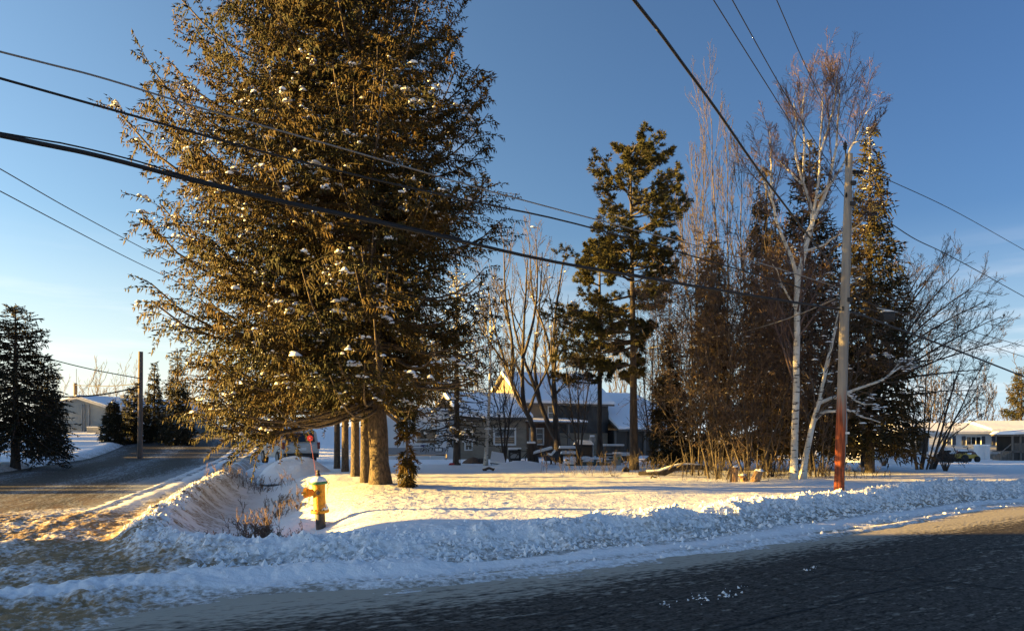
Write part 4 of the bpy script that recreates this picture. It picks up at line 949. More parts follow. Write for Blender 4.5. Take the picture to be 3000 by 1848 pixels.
FA = (fp[0], 47.8)
wire('upper wire sagging from the left edge to the far bare pole', (-36, 42.), FA, [(-250, 920), (0, 1003), (131, 1047), (270, 1082), (409, 1108)], .030)
wire('middle slack wire between the garage pole and the far bare pole', (-46, 77.5), FA, [(221, 1128), (300, 1131), (360, 1128), (408, 1122)], .030)
wire('thick lower cable sagging from the left edge to the far bare pole', (-36, 42.), FA, [(-200, 1120), (0, 1144), (100, 1157), (198, 1162), (300, 1155), (408, 1134)], .045)
wire('upper of two thin wires slanting from the left edge behind the spruce', (-14, 20.), (-20, 60.), [(-60, 465), (0, 495), (200, 610), (397, 716), (560, 800)], .016)
wire('lower of two thin wires slanting from the left edge behind the spruce', (-14, 20.), (-20, 60.), [(-60, 530), (0, 560), (180, 655), (379, 758), (560, 845)], .016)
sp = at(2600, 925, 20.9)
t = thing('splice_case', 'black splice box with snow on top hanging from the wires right of the pole', 'cable box', (sp.x, sp.y, sp.z))
MB().box(-.17, .17, -.13, .13, -.16, .10).build('case', M_BLACK, t, bevel=.05)
MB().box(-.16, .14, -.12, .12, .10, .15).build('snow_cap', M_SNOWP, t, bevel=.03)
MB().bar((-.3, 0, .22), (.3, 0, .10), .03).build('hanger', M_METAL, t)
# ------------------------------------------------------------ hydrant with its marker rod
M_YEL = mat('hydrant_yellow', (.62, .27, .004), .55, var=(.34, .15, .01), scale=(14, 14, 14), lo=.5, hi=.68, bump=.3, bscale=40)
M_GREEN = mat('hydrant_green', (.03, .16, .07), .5); M_IRON = mat('dark_iron', (.045, .036, .032), .6, var=(.10, .07, .05), scale=(8, 8, 8))
M_RED = mat('red_plastic', (.62, .03, .03), .5)
HY = 13.0; hx, hy = (940-1500)/F*HY, HY; hz = at(940, 1545, HY).z
hyd = thing('fire_hydrant', 'yellow fire hydrant with green bonnet ring and snow cap on a dark standpipe', 'hydrant', (hx, hy, hz))
hyd.rotation_euler = (0, R(-3), 0)
px = HY/F
MB().tube([(0, 0, -.4), (0, 0, .27)], .085, 20).build('standpipe', M_IRON, hyd, smooth=True)
m = MB(); m.lathe([(.10, .25), (.155, .26), (.16, .275), (.16, .295), (.155, .305), (.11, .31)], 20); m.build('base_flange', M_YEL, hyd, smooth=True)
for k in range(6):
    a = k*math.pi/3+.2; MB().lathe([(.016, 0), (.016, .03)], 6, (.135*math.cos(a), .135*math.sin(a), .30)).build('bolt', M_IRON, hyd)
MB().lathe([(.112, .305), (.108, .36), (.105, .60), (.108, .70), (.112, .765)], 24).build('barrel', M_YEL, hyd, smooth=True)
MB().lathe([(.12, .76), (.15, .765), (.155, .78), (.155, .80), (.15, .81), (.12, .815)], 22).build('bonnet_ring', M_GREEN, hyd, smooth=True)
MB().lathe([(.145, .812), (.135, .845), (.095, .885), (.045, .905), (.02, .91)], 20).build('snow_cap', M_SNOWP, hyd, smooth=True)
MB().lathe([(.035, .90), (.045, .93), (.030, .95), (.024, .97), (.038, .985), (.030, 1.0), (.022, 1.015)], 8).build('operating_nut', M_IRON, hyd, smooth=True)
m = MB(); m.tube([(-.08, -.02, .625), (-.16, -.03, .625), (-.165, -.03, .625), (-.20, -.035, .625), (-.205, -.035, .625), (-.255, -.04, .625)], [.062, .062, .072, .072, .085, .085], 16); m.build('pumper_nozzle', M_YEL, hyd, smooth=True)
MB().tube([(-.25, -.04, .63), (-.30, -.045, .63)], [.028, .022], 6).build('nozzle_cap_nut', M_IRON, hyd)
m = MB(); m.tube([(.02, -.08, .625), (.025, -.145, .625)], [.062, .058], 16); m.tube([(.025, -.14, .625), (.027, -.165, .625)], [.068, .066], 16); m.build('hose_nozzle', M_YEL, hyd, smooth=True)
MB().tube([(.026, -.160, .625), (.028, -.195, .625)], [.040, .030], 8).build('hose_cap_nut', M_IRON, hyd)
m = MB(); m.prism([(.05, -.10, .31), (.14, -.04, .31), (.11, .08, .31), (.10, 0, .40), (.085, -.06, .37)], (.02, .01, .03)); m.build('snow_on_flange', M_SNOWP, hyd, smooth=True)
fl = thing('marker_rod', 'thin red marker rod with round red disc sprouting from the hydrant', 'marker', (hx-.035, hy-.06, hz+.62))
tip = at(908, 1283, HY-.05)-Vector((hx-.035, hy-.06, hz+.62))
MB().tube([(0, 0, 0), (tip*.5+Vector((.012, 0, 0)))[:], tip[:]], .0048, 6).build('rod', mat('faded_red_rod', (.40, .10, .09), .6), fl)
MB().tube([(tip+Vector((0, -.006, 0)))[:], (tip+Vector((0, .006, 0)))[:]], .052, 20).build('disc', M_RED, fl, smooth=True)
MB().tube([(tip+Vector((0, -.012, 0)))[:], (tip+Vector((0, .0, 0)))[:]], .009, 8).build('rivet', M_WHITE, fl)

# weeds in the ditch and twiggy undergrowth
def chips(C, Rr, rng):
    """blocky broken snow: distorted octahedra"""
    n = len(C); D = np.array([[1, 0, 0], [0, 1, 0], [-1, 0, 0], [0, -1, 0], [0, 0, 1], [0, 0, -.6]], float)
    V = D[None]*(.55+.9*rng.random((n, 6, 1)))+rng.normal(size=(n, 6, 3))*.22
    a = rng.random(n)*6.28; c, s_ = np.cos(a)[:, None], np.sin(a)[:, None]; x, y = V[..., 0]*c-V[..., 1]*s_, V[..., 0]*s_+V[..., 1]*c
    V = np.stack([x, y, V[..., 2]], -1)*Rr[:, None, None]+C[:, None]
    f = np.array([[0, 1, 4], [1, 2, 4], [2, 3, 4], [3, 0, 4], [1, 0, 5], [2, 1, 5], [3, 2, 5], [0, 3, 5]])
    return V.reshape(-1, 3), (f[None]+(np.arange(n)*6)[:, None, None]).reshape(-1, 3)
def weeds(lab, px_, Y, n, h, spread, seed, m_=None, cat='weeds'):
    rng = np.random.default_rng(seed); x0 = (px_-1500)/F*Y; x = x0+rng.normal(size=n)*spread; y = Y+rng.normal(size=n)*spread*.8
    z = terrain(x, y, False)[0]-.03; P = np.empty((n, 5, 3)); d = np.stack([rng.normal(size=n)*.3, rng.normal(size=n)*.3, np.ones(n)], -1)
    P[:, 0] = np.stack([x, y, z], -1); hh = h*(.4+.8*rng.random(n))
    for k in range(1, 5): d = norm(d+rng.normal(size=(n, 3))*.12); P[:, k] = P[:, k-1]+d*(hh/4)[:, None]
    Rr = np.linspace(.006, .004, 5)[None]*np.ones((n, 1)); parts = [tubes(P, Rr, 3)]
    a, ar = grow(P, Rr, 7, .3, 1, .35, .6, .2, .15, 3, rng); parts.append(tubes(a, np.maximum(ar, .0035), 3))
    q, tg = sample(a, rng.random((len(a), 3))); c = q.reshape(-1, 3); v, f = spikes(c, tg.reshape(-1, 3)+rng.normal(size=c.shape)*.5, np.full(len(c), .035), np.full(len(c), .014)); parts.append((v, f))
    V, Fs, _ = join(parts); V = V-np.array([x0, Y, 0]); o = link('weed_clump', mesh_np('weed_clump', V, Fs), m_ or M_WEED); o.location = (x0, Y, 0)
    tag(o, lab, cat, 'dry weeds in the ditch'); o['kind'] = 'stuff'; return o
M_WEED = mat('dry_weed', (.11, .065, .045), .9, var=(.19, .13, .09), scale=(20, 20, 20))
weeds('tallest dry weed clump in the ditch left of the hydrant', 765, 12.2, 46, .62, .18, 1)
weeds('dense low reddish weeds behind the roadside bank', 770, 11.0, 110, .38, .26, 2)
weeds('thin dry weeds on the ditch floor farther back', 830, 17.5, 30, .40, .35, 3)
weeds('small weeds on the left slope of the ditch', 690, 11.4, 26, .22, .25, 4)
weeds('weeds right of the ditch below the spruce row', 860, 15.5, 24, .30, .3, 5)
weeds('dry brush along the corner snow bank crest', 740, 24, 60, .5, .7, 6)
weeds('brush sticking out of the snow at the foot of the thicket', 2160, 22.3, 36, .8, .9, 7, M_DARKBARK)
weeds('twigs sticking out of the snow near the fallen log', 1790, 26, 50, .8, 1.0, 8, M_DARKBARK)
weeds('dark leafy brush behind the birch trunks', 2440, 24, 70, .6, .7, 9, M_DARKBARK)
weeds('dark undergrowth left of the birch trunk', 2270, 24, 50, .6, .6, 10, M_DARKBARK)
weeds('brush at the foot of the brown conifers', 2080, 26, 45, .8, 1.2, 11, M_DARKBARK)

# stumps, log, branches
M_CUT = mat('split_wood', (.16, .085, .045), .85, var=(.32, .21, .12), scale=(14, 14, 2.5), bump=.8, bscale=20)
def stump(lab, px_, py_, Y, w, h, lean, seed, caps=1):
    rng = np.random.default_rng(seed); b = base_at(px_, Y); t = thing('tree_stump', lab, 'stump', b, 'stumps before the thicket')
    k = Y/F; r = w*k/2; H = h*k; n = 12; V = []; 
    for i in range(7):
        f = i/6
        for j in range(n):
            a = 2*math.pi*j/n; rr = r*(1.18-.22*f+.10*math.sin(3*a+seed)+.05*rng.normal()); zz = -.1+(H+.1)*f+(.10*H*math.sin(a*2+seed)+.05*H*rng.normal() if i == 6 else 0)
            V.append((rr*math.cos(a)+lean*H*f, rr*.9*math.sin(a), zz))
    m = MB(); m.v = V; m.f = [(i*n+j, i*n+(j+1) % n, (i+1)*n+(j+1) % n, (i+1)*n+j) for i in range(6) for j in range(n)]+[tuple(6*n+j for j in range(n))]
    m.build('wood', M_CUT, t)
    v, f = blobs(np.array([[lean*H+r*.45*math.cos(q_), r*.3*math.sin(q_), H*1.0] for q_ in (0, 2.2, 4.1)]), np.array([.75, .6, .5])*r, rng, .7)
    link('snow_cap', mesh_np('snow_cap', v, f), M_SNOWP, t)
    return t
stump('upright jagged stump with two tufts of snow before the thicket', 2150, 1412, 21.6, 21, 48, .02, 1)
stump('leaning split stump with pale torn wood and a snow cap', 2205, 1412, 21.3, 26, 36, .5, 2)
stump('short weathered stump half buried left of the leaning split one', 2188, 1405, 21.9, 22, 22, -.6, 3)
def log_(lab, pts, Y, r0, r1, seed, snow=True, name='fallen_log', forks=2):
    rng = np.random.default_rng(seed); P = [at(a, b, Y+c) for a, b, c in pts]; o = P[0].copy(); t = thing(name, lab, 'log', o)
    Q = smooth_path([(p-o)[:] for p in P], 14); Rr = np.linspace(r0, r1, 14)*(1+.08*rng.normal(size=14))
    v, qd = tubes(Q[None], Rr[None], 9); link('wood', mesh_np('wood', v, qd), M_DARKBARK, t)
    if snow:
        S3 = Q+np.array([0, 0, 1])*Rr[:, None]*.75; v, qd = tubes(S3[None, 1:-1], (Rr*.75)[None, 1:-1], 7); v[:, 2] = (v[:, 2]-np.repeat(S3[1:-1, 2], 7))*.6+np.repeat(S3[1:-1, 2], 7)
        link('snow_layer', mesh_np('snow_layer', v, qd), M_SNOWP, t)
    a, ar = grow(Q[None], Rr[None], 5*forks, .2, 1, .28, .7, .12, .15, 5, rng, rf=.35); parts = [tubes(a, np.maximum(ar, .008), 4)]
    b_, br_ = grow(a, ar, 4, .3, 1, .5, .6, .05, .15, 4, rng); parts.append(tubes(b_, np.maximum(br_, .007), 3))
    V, Fs, _ = join(parts); link('twigs', mesh_np('twigs', V, Fs), M_DARKBARK, t)
log_('long fallen log with snow along its top lying left of the thicket', [(1872, 1392, 0), (1935, 1385, 0), (1980, 1370, .2), (2030, 1366, .4), (2075, 1372, .6)], 25.0, .13, .09, 1)
log_('dark broken branch lying in the snow before the pine', [(1790, 1398, 0), (1815, 1402, 0), (1835, 1404, 0)], 24.8, .09, .06, 2, False, 'fallen_branch', 1)
log_('small bent twig sticking up from the snow below the log', [(1905, 1410, 0), (1910, 1395, 0), (1925, 1402, 0), (1945, 1408, 0)], 23.5, .03, .02, 3, False, 'fallen_branch', 1)
log_('broken dark limb lying in front of the small birch', [(1415, 1378, 0), (1432, 1370, 0), (1448, 1376, 0)], 28.5, .07, .05, 4, True, 'fallen_branch', 1)

# ------------------------------------------------------------ snow clods broken off the banks
rng = np.random.default_rng(77)
cr = np.array(CREST); seg = [(i, np.hypot(*(cr[i+1]-cr[i]))) for i in range(len(cr)-1) if 8 < cr[i][1] < 26]
L_ = np.array([s_[1] for s_ in seg]); idx = rng.choice(len(seg), 12000, p=L_/L_.sum()); f_ = rng.random(12000)
A_ = np.array([cr[seg[i][0]] for i in idx]); B_ = np.array([cr[seg[i][0]+1] for i in idx]); d_ = (B_-A_)/np.linalg.norm(B_-A_, axis=1)[:, None]
nrm = np.stack([-d_[:, 1], d_[:, 0]], -1); off = np.where(rng.random(12000) < .8, rng.uniform(-.95, .3, 12000), rng.uniform(-1.9, .9, 12000))
pt_ = A_+(B_-A_)*f_[:, None]+nrm*off[:, None]
k_ok = (pt_[:, 0] > -3.8) | (np.abs(off) < .35); pt_ = pt_[k_ok]; zz = terrain(pt_[:, 0], pt_[:, 1])[0]; rng_n = len(pt_); rr = (.012+.040*rng.random(rng_n)**3)
v, f = chips(np.stack([pt_[:, 0], pt_[:, 1], zz+.002], -1), rr, rng)
tag(link('snow_clods', mesh_np('snow_clods', v, f, False), M_SNOWP), 'loose snow clods on the plough bank', 'snow', kind='stuff')

# cracks in the asphalt: narrow dark ribbons
M_CRACK = mat('crack_tar', (.008, .008, .008), .8)
def crack(rows, w, seed):
    rng = np.random.default_rng(seed); P = np.array([gr(a, b, .004) for a, b in rows]); out = []
    for i in range(len(P)-1):
        n = max(4, int(np.hypot(*(P[i+1]-P[i]))/.10)); t = np.linspace(0, 1, n, endpoint=(i == len(P)-2)); out.append(P[i]+(P[i+1]-P[i])*t[:, None])
    Q = np.concatenate(out); Q = Q+rng.normal(size=Q.shape)*.014; n = len(Q); T_ = np.gradient(Q, axis=0); T_ /= np.linalg.norm(T_, axis=1)[:, None]
    N_ = np.stack([-T_[:, 1], T_[:, 0]], -1); ww = w*1.7*(.35+.9*rng.random(n))[:, None]
    V = np.concatenate([np.c_[Q+N_*ww, np.full(n, .0045)], np.c_[Q-N_*ww, np.full(n, .0045)]]); i = np.arange(n-1)
    return V, np.stack([i, i+1, i+1+n, i+n], -1)
cs_ = [crack(r_, w, k) for k, (r_, w) in enumerate([
    ([(3050, 1600), (2950, 1603), (2870, 1608), (2760, 1630), (2680, 1655), (2600, 1672), (2480, 1665), (2330, 1632)], .010),
    ([(2100, 1848), (2200, 1825), (2250, 1808), (2400, 1775), (2520, 1740), (2640, 1718), (2720, 1700), (2790, 1703), (2900, 1718), (3040, 1738)], .011),
    ([(2640, 1728), (2720, 1718), (2770, 1705)], .006), ([(2600, 1674), (2650, 1692), (2690, 1702)], .007), ([(2685, 1655), (2690, 1670), (2678, 1685), (2700, 1695), (2725, 1697), (2715, 1680), (2695, 1665)], .006),
    ([(2540, 1665), (2450, 1672), (2380, 1690), (2300, 1712)], .005), ([(1480, 1815), (1600, 1800), (1700, 1785)], .008), ([(1500, 1852), (1620, 1838), (1750, 1805), (1800, 1785)], .008)])]
V, Fs, _ = join(cs_); tag(link('road_cracks', mesh_np('road_cracks', V, Fs, False), M_CRACK), kind='structure')
# scattered crusts of snow on the asphalt
pts_ = []
for k in range(60):
    a = rng.choice([(2045, 1750), (2120, 1745), (2165, 1715), (2150, 1730), (2380, 1665), (1960, 1770), (2060, 1760)]); gx, gy = gr(a[0]+rng.normal()*14, a[1]+rng.normal()*5, 0); pts_.append((gx, gy, .002))
v, f = chips(np.array(pts_), .004+.016*rng.random(60)**2, rng)
tag(link('snow_crusts', mesh_np('snow_crusts', v, f), M_SNOWP), 'little crusts of packed snow on the asphalt', 'snow', kind='stuff')

# ------------------------------------------------------------ beige house
M_BEIGE = mat('beige_siding', (.27, .225, .165), .75, var=(.22, .18, .13), scale=(1.5, 1.5, 4)); M_TRIM = mat('white_trim', (.62, .61, .58), .6); M_GLASS = mat('dark_window_glass', (.025, .03, .035), .08, spec=.6)
M_DULLBLACK = mat('black_tarp_and_shade', (.012, .012, .013), .55, var=(.022, .022, .022), scale=(2, 2, 1)); M_BWOOD = mat('brown_board', (.13, .075, .045), .85, var=(.09, .055, .035), scale=(6, 6, 1)); M_CURT = mat('pale_curtain', (.17, .17, .16), .9)  # the tarp black also paints shade in the open wing and the porch
M_CONC = mat('grey_concrete', (.30, .29, .27), .9, var=(.24, .23, .21), scale=(5, 5, 5)); M_GREYWD = mat('grey_weathered_board', (.16, .145, .13), .9, var=(.11, .10, .09), scale=(8, 8, 1))
hb = (.66, 48.0, 0.0); house = thing('beige_house', 'beige sided house with snowy roofs and a wall hung with black tarpaulin behind the pines', 'house', hb, rotz=R(25))
def siding(parent, x0, x1, y, z0, z1, m_, h=.13, name='siding', axis='x'):
    """lapped boards on one face"""
    m = MB(); z = z0
    while z < z1-.001:
        zt = min(z+h, z1)
        if axis == 'x': m.add([(x0, y-.03, z), (x1, y-.03, z), (x1, y-.008, zt), (x0, y-.008, zt), (x0, y+.02, z), (x1, y+.02, z)], [(0, 1, 2, 3), (0, 4, 5, 1)])
        else: m.add([(y-.03, x0, z), (y-.03, x1, z), (y-.008, x1, zt), (y-.008, x0, zt), (y+.02, x0, z), (y+.02, x1, z)], [(0, 1, 2, 3), (0, 4, 5, 1)])
        z = zt
    o = m.build(name, m_, parent); o['kind'] = 'stuff'; return o
def window(parent, x0, x1, y, z0, z1, cols=1, rows_=1, curtain=None, fr=.07, m_fr=None, sill=True):
    w = MB(); w.box(x0-fr, x1+fr, y-.06, y+.04, z1, z1+fr).box(x0-fr, x1+fr, y-.06, y+.04, z0-fr, z0).box(x0-fr, x0, y-.06, y+.04, z0, z1).box(x1, x1+fr, y-.06, y+.04, z0, z1)
    o = w.build('window', m_fr or M_TRIM, parent)
    for i in range(cols):
        for j in range(rows_):
            a = x0+(x1-x0)*i/cols; b = x0+(x1-x0)*(i+1)/cols; c = z0+(z1-z0)*j/rows_; d = z0+(z1-z0)*(j+1)/rows_; g = .022
            MB().box(a+g, b-g, y+.01, y+.02, c+g, d-g).build('pane', M_GLASS, o)
            if curtain and (i, j) in curtain: MB().box(a+g, b-g, y-.001, y+.006, c+g+(d-c)*.0, d-g).build('curtain', M_CURT, o)
    if cols > 1 or rows_ > 1:
        mu = MB(); [mu.box(x0+(x1-x0)*i/cols-.022, x0+(x1-x0)*i/cols+.022, y-.03, y+.03, z0, z1) for i in range(1, cols)]
        [mu.box(x0, x1, y-.025, y+.025, z0+(z1-z0)*j/rows_-.022, z0+(z1-z0)*j/rows_+.022) for j in range(1, rows_)]; mu.build('muntins', m_fr or M_TRIM, o)
    return o
def snow_roof(parent, poly, thick=.16, name='snow_on_roof'):
    """snow blanket over a roof polygon, with a softened edge"""
    m = MB(); n = len(poly); P = [Vector(p) for p in poly]; c = sum(P, Vector())/n
    low = [p+Vector((0, 0, .02)) for p in P]; up = [c+(p-c)*.985+Vector((0, 0, thick)) for p in P]; mid = [p+Vector((0, 0, thick*.55)) for p in P]
    m.add(low+mid+up, [tuple(range(n))[::-1]]+[(i, (i+1) % n, n+(i+1) % n, n+i) for i in range(n)]+[(n+i, n+(i+1) % n, 2*n+(i+1) % n, 2*n+i) for i in range(n)]+[tuple(range(2*n, 3*n))])
    return m.build(name, M_ROOFSNOW, parent)
# main block
MB().prism([(0, 0, -.5), (0, 5.5, -.5), (0, 5.5, 3.7), (0, 2.75, 5.6), (0, 0, 3.7)], (6.5, 0, 0)).build('wall', M_BEIGE, house)
siding(house, 0, 2.6, 0, 2.3, 3.7, M_BEIGE); siding(house, 2.3, 6.5, 0, -.2, 1.72, M_BEIGE)
siding(house, 0, 5.5, -.0, 2.3, 3.7, M_BEIGE, axis='y')
MB().box(-.12, 6.75, -.40, -.34, 3.52, 3.70).build('fascia', M_TRIM, house)
rf = MB().prism([(-.25, -.42, 3.62), (-.25, 2.75, 5.72), (-.25, 5.9, 3.62), (-.25, 5.9, 3.52), (-.25, 2.75, 5.60), (-.25, -.42, 3.52)], (7.05, 0, 0)).build('roof', M_GREYWD, house)
snow_roof(rf, [(-.27, -.47, 3.64), (6.82, -.47, 3.64), (6.82, 2.8, 5.74), (-.27, 2.8, 5.74)], .2); snow_roof(rf, [(-.27, 2.7, 5.72), (6.82, 2.7, 5.72), (6.82, 5.95, 3.64), (-.27, 5.95, 3.64)], .2)
m = MB(); nx, nz_ = 22, 10
for i in range(nx+1):
    for j in range(nz_+1):
        m.v.append((2.55+3.95*i/nx, -.10-.035*math.sin(i*1.9+j*.6)-.03*math.sin(j*2.1+i*.8), 1.70+(1.83)*j/nz_))
m.f = [(i*(nz_+1)+j, (i+1)*(nz_+1)+j, (i+1)*(nz_+1)+j+1, i*(nz_+1)+j+1) for i in range(nx) for j in range(nz_)]; m.build('tarpaulin', M_DULLBLACK, house, smooth=True)
window(house, 1.9, 2.35, -.03, 2.65, 3.4, 1, 2)
# left wing
wg = MB().box(-4.85, -.36, -1.5, 3, -.5, 2.62).build('wing_wall', M_BEIGE, house); siding(house, -4.85, -.36, -1.5, 0, 2.55, M_BEIGE); siding(house, -1.5, 0, -.36, 0, 2.5, M_BWOOD, axis='y') if False else None
MB().box(-.42, -.32, -1.58, -1.48, -.2, 2.6).build('corner_board', M_BWOOD, house)
r2 = MB().prism([(-5.1, -1.95, 2.62), (-5.1, .8, 4.1), (-5.1, 3.3, 2.9), (-5.1, 3.3, 2.8), (-5.1, .8, 4.0), (-5.1, -1.95, 2.52)], (4.9, 0, 0)).build('wing_roof', M_GREYWD, house)
snow_roof(r2, [(-5.12, -1.98, 2.64), (-.18, -1.98, 2.64), (-.18, .8, 4.12), (-5.12, .8, 4.12)], .2)
window(house, -2.62, -1.28, -1.53, 1.02, 1.92, 2, 2, curtain={(0, 1), (1, 1)}, fr=.10); window(house, -4.55, -4.15, -1.53, .7, 1.9, 2, 2)
# porch with brown wall and glazed door
p_ = MB().box(-.36, 2.3, -.20, -.03, -.4, 2.45).build('porch_wall', M_BWOOD, house)
for k in range(14): MB().box(-.33+k*.19, -.33+k*.19+.17, -.235, -.20, -.3, 2.42).build('board', M_BWOOD, p_)
window(house, .45, 1.35, -.26, 1.0, 1.95, 2, 3, curtain={(0, 0), (0, 1), (0, 2), (1, 1), (1, 2)}, fr=.09)
r3 = MB().prism([(-.5, -1.9, 2.36), (-.5, .0, 2.58), (-.5, 0, 2.50), (-.5, -1.9, 2.28)], (4.3, 0, 0)).build('porch_roof', M_BWOOD, house); snow_roof(r3, [(-.5, -1.92, 2.38), (3.8, -1.92, 2.38), (3.8, 0, 2.6), (-.5, 0, 2.6)], .10)
MB().box(2.42, 2.56, -1.75, -1.6, -.3, 2.3).build('porch_post', M_GREYWD, house)
# right, lower barn-like wing; a black block paints the shade in its open front
MB().box(6.6, 11.6, -.6, 4.5, -.5, 1.9).build('shed_wing_shade', M_DULLBLACK, house)
for k in range(5): MB().box(6.62+k*1.2, 6.76+k*1.2, -.72, -.60, -.4, 1.88).build('wing_post', M_GREYWD, house)
r4 = MB().prism([(6.55, -1.3, 1.92), (6.55, 1.9, 3.75), (6.55, 4.8, 1.9), (6.55, 4.8, 1.8), (6.55, 1.9, 3.65), (6.55, -1.3, 1.82)], (5.4, 0, 0)).build('wing_roof', M_GREYWD, house); snow_roof(r4, [(6.53, -1.34, 1.94), (11.98, -1.34, 1.94), (11.98, 1.9, 3.78), (6.53, 1.9, 3.78)], .18)
MB().prism([(6.9, 2.3, 3.65), (12.3, 2.3, 3.65), (11.6, 4.2, 4.6), (6.9, 4.2, 4.6)], (0, 0, .15)).build('rear_roof', M_ROOFSNOW, house); MB().box(6.9, 12.3, 2.28, 2.34, 3.5, 3.66).build('rear_fascia', M_GREYWD, house)

# ------------------------------------------------------------ camper trailer
M_RV = mat('camper_white', (.58, .60, .62), .45); M_RVG = mat('camper_grey_stripe', (.22, .23, .25), .5); M_RVB = mat('camper_blue', (.035, .04, .12), .5)
k = 44/F; cz = at(0, 1352, 44).z
def X(a, Y=44): return (a-1500)/F*Y
def Z(b, Y=44): return EYE-(b-HOR)/F*Y
rv = thing('camper_trailer', 'white camper trailer with grey stripe and dark window behind the spruce trunk', 'camper', (0, 44, 0))
MB().box(X(1075), X(1308), 0, 2.4, Z(1331), Z(1200)).build('body', M_RV, rv, bevel=.06)
MB().box(X(1308), X(1336), .25, 2.2, Z(1352), Z(1205)).build('nose', M_RVG, rv, bevel=.05); MB().box(X(1309), X(1337), .23, .26, Z(1345), Z(1310)).build('nose_panel', M_RV, rv)
MB().box(X(1078), X(1305), -.012, .01, Z(1329), Z(1311)).build('stripe', M_RVG, rv); MB().box(X(1078), X(1306), -.015, .01, Z(1333.5), Z(1331)).build('trim', M_BLACK, rv)
for a in range(5): MB().box(X(1078+a*45.5)+.01, X(1078+(a+1)*45.5)-.01, .02, .06, cz-.2, Z(1334)).build('skirt_panel', M_RV, rv)
w = MB().box(X(1220), X(1281), -.03, .01, Z(1298), Z(1256)).build('window', M_TRIM, rv); MB().box(X(1222), X(1279), -.04, -.02, Z(1286), Z(1257)).build('pane', M_GLASS, w); MB().box(X(1222), X(1279), -.04, -.02, Z(1297), Z(1288)).build('pane', M_GLASS, w)
w = MB().box(X(1312), X(1324), .20, .26, Z(1294), Z(1276)).build('window', M_GLASS, rv)
w = MB().box(X(1273), X(1297), -.03, .0, Z(1323), Z(1310)).build('hatch', M_BLACK, rv, bevel=.02); MB().box(X(1275.5), X(1294.5), -.04, -.02, Z(1321), Z(1312.5)).build('hatch_door', M_RV, w)
MB().prism([(X(1228), -.02, Z(1306)), (X(1240), -.02, Z(1309.5)), (X(1250), -.02, Z(1310)), (X(1243), -.02, Z(1306)), (X(1250), -.02, Z(1302)), (X(1236), -.02, Z(1302))], (0, .02, 0)).build('swoosh', M_RVB, rv)
MB().prism([(X(1195), -.018, Z(1306)), (X(1228), -.018, Z(1308)), (X(1228), -.018, Z(1303.5))], (0, .02, 0)).build('swoosh_tail', M_RVG, rv)
MB().prism([(X(1283), -.018, Z(1294)), (X(1302), -.018, Z(1292)), (X(1283), -.018, Z(1289))], (0, .02, 0)).build('pinstripe', M_BLACK, rv)
MB().box(X(1075), X(1308), -.05, 2.42, Z(1200), Z(1193)).build('snow_on_roof', M_SNOWP, rv, bevel=.05)
# ------------------------------------------------------------ white vehicle behind the snow heap
M_CAR = mat('car_white_paint', (.55, .54, .50), .35); M_CARLOW = mat('black_trim', (.02, .02, .02), .6); M_TAIL = mat('tail_lamp', (.20, .02, .02), .3); M_TYRE = mat('tyre_rubber', (.018, .018, .018), .85)
cb = (-11.5, 38.0, zat(-11.5, 38)); car = thing('parked_suv', 'white snow topped SUV parked behind the snow heap left of the spruce row', 'car', (cb[0], cb[1], .12), rotz=R(122))
prof = [(-2.3, .35), (-2.32, .95), (-2.15, 1.10), (-1.85, 1.62), (-1.6, 1.70), (.35, 1.70), (1.0, 1.12), (2.1, 1.02), (2.3, .85), (2.3, .35)]
MB().prism([(x_, -.9, z_) for x_, z_ in prof], (0, 1.8, 0)).build('body', M_CAR, car, bevel=.05)
MB().prism([(-1.75, -.915, 1.10), (-1.55, -.915, 1.55), (.30, -.915, 1.55), (.82, -.915, 1.12)], (0, .02, 0)).build('side_window', M_GLASS, car); MB().prism([(-1.75, .895, 1.10), (-1.55, .895, 1.55), (.30, .895, 1.55), (.82, .895, 1.12)], (0, .02, 0)).build('side_window', M_GLASS, car)
MB().prism([(-2.17, -.72, 1.13), (-1.90, -.72, 1.56), (-1.90, .72, 1.56), (-2.17, .72, 1.13)], (-.03, 0, .01)).build('rear_window', M_GLASS, car)
for s_ in (-1, 1):
    MB().box(-2.36, -2.22, s_*.86-.07, s_*.86+.06, .78, 1.12).build('tail_lamp', M_TAIL, car, bevel=.02)
    for wx in (-1.45, 1.45):
        o = MB().tube([(wx, s_*.70, .34), (wx, s_*.93, .34)], .34, 20).build('wheel', M_TYRE, car, smooth=True); MB().tube([(wx, s_*.90, .34), (wx, s_*.945, .34)], .20, 14).build('rim', M_METAL, o)
MB().box(-2.42, -2.28, -.85, .85, .36, .58).build('bumper', M_CARLOW, car, bevel=.03); MB().box(-1.62, .30, -.78, .78, 1.70, 1.80).build('snow_on_roof', M_SNOWP, car, bevel=.04)
MB().box(-2.345, -2.33, -.25, .25, .72, .86).build('plate', M_WHITE, car)
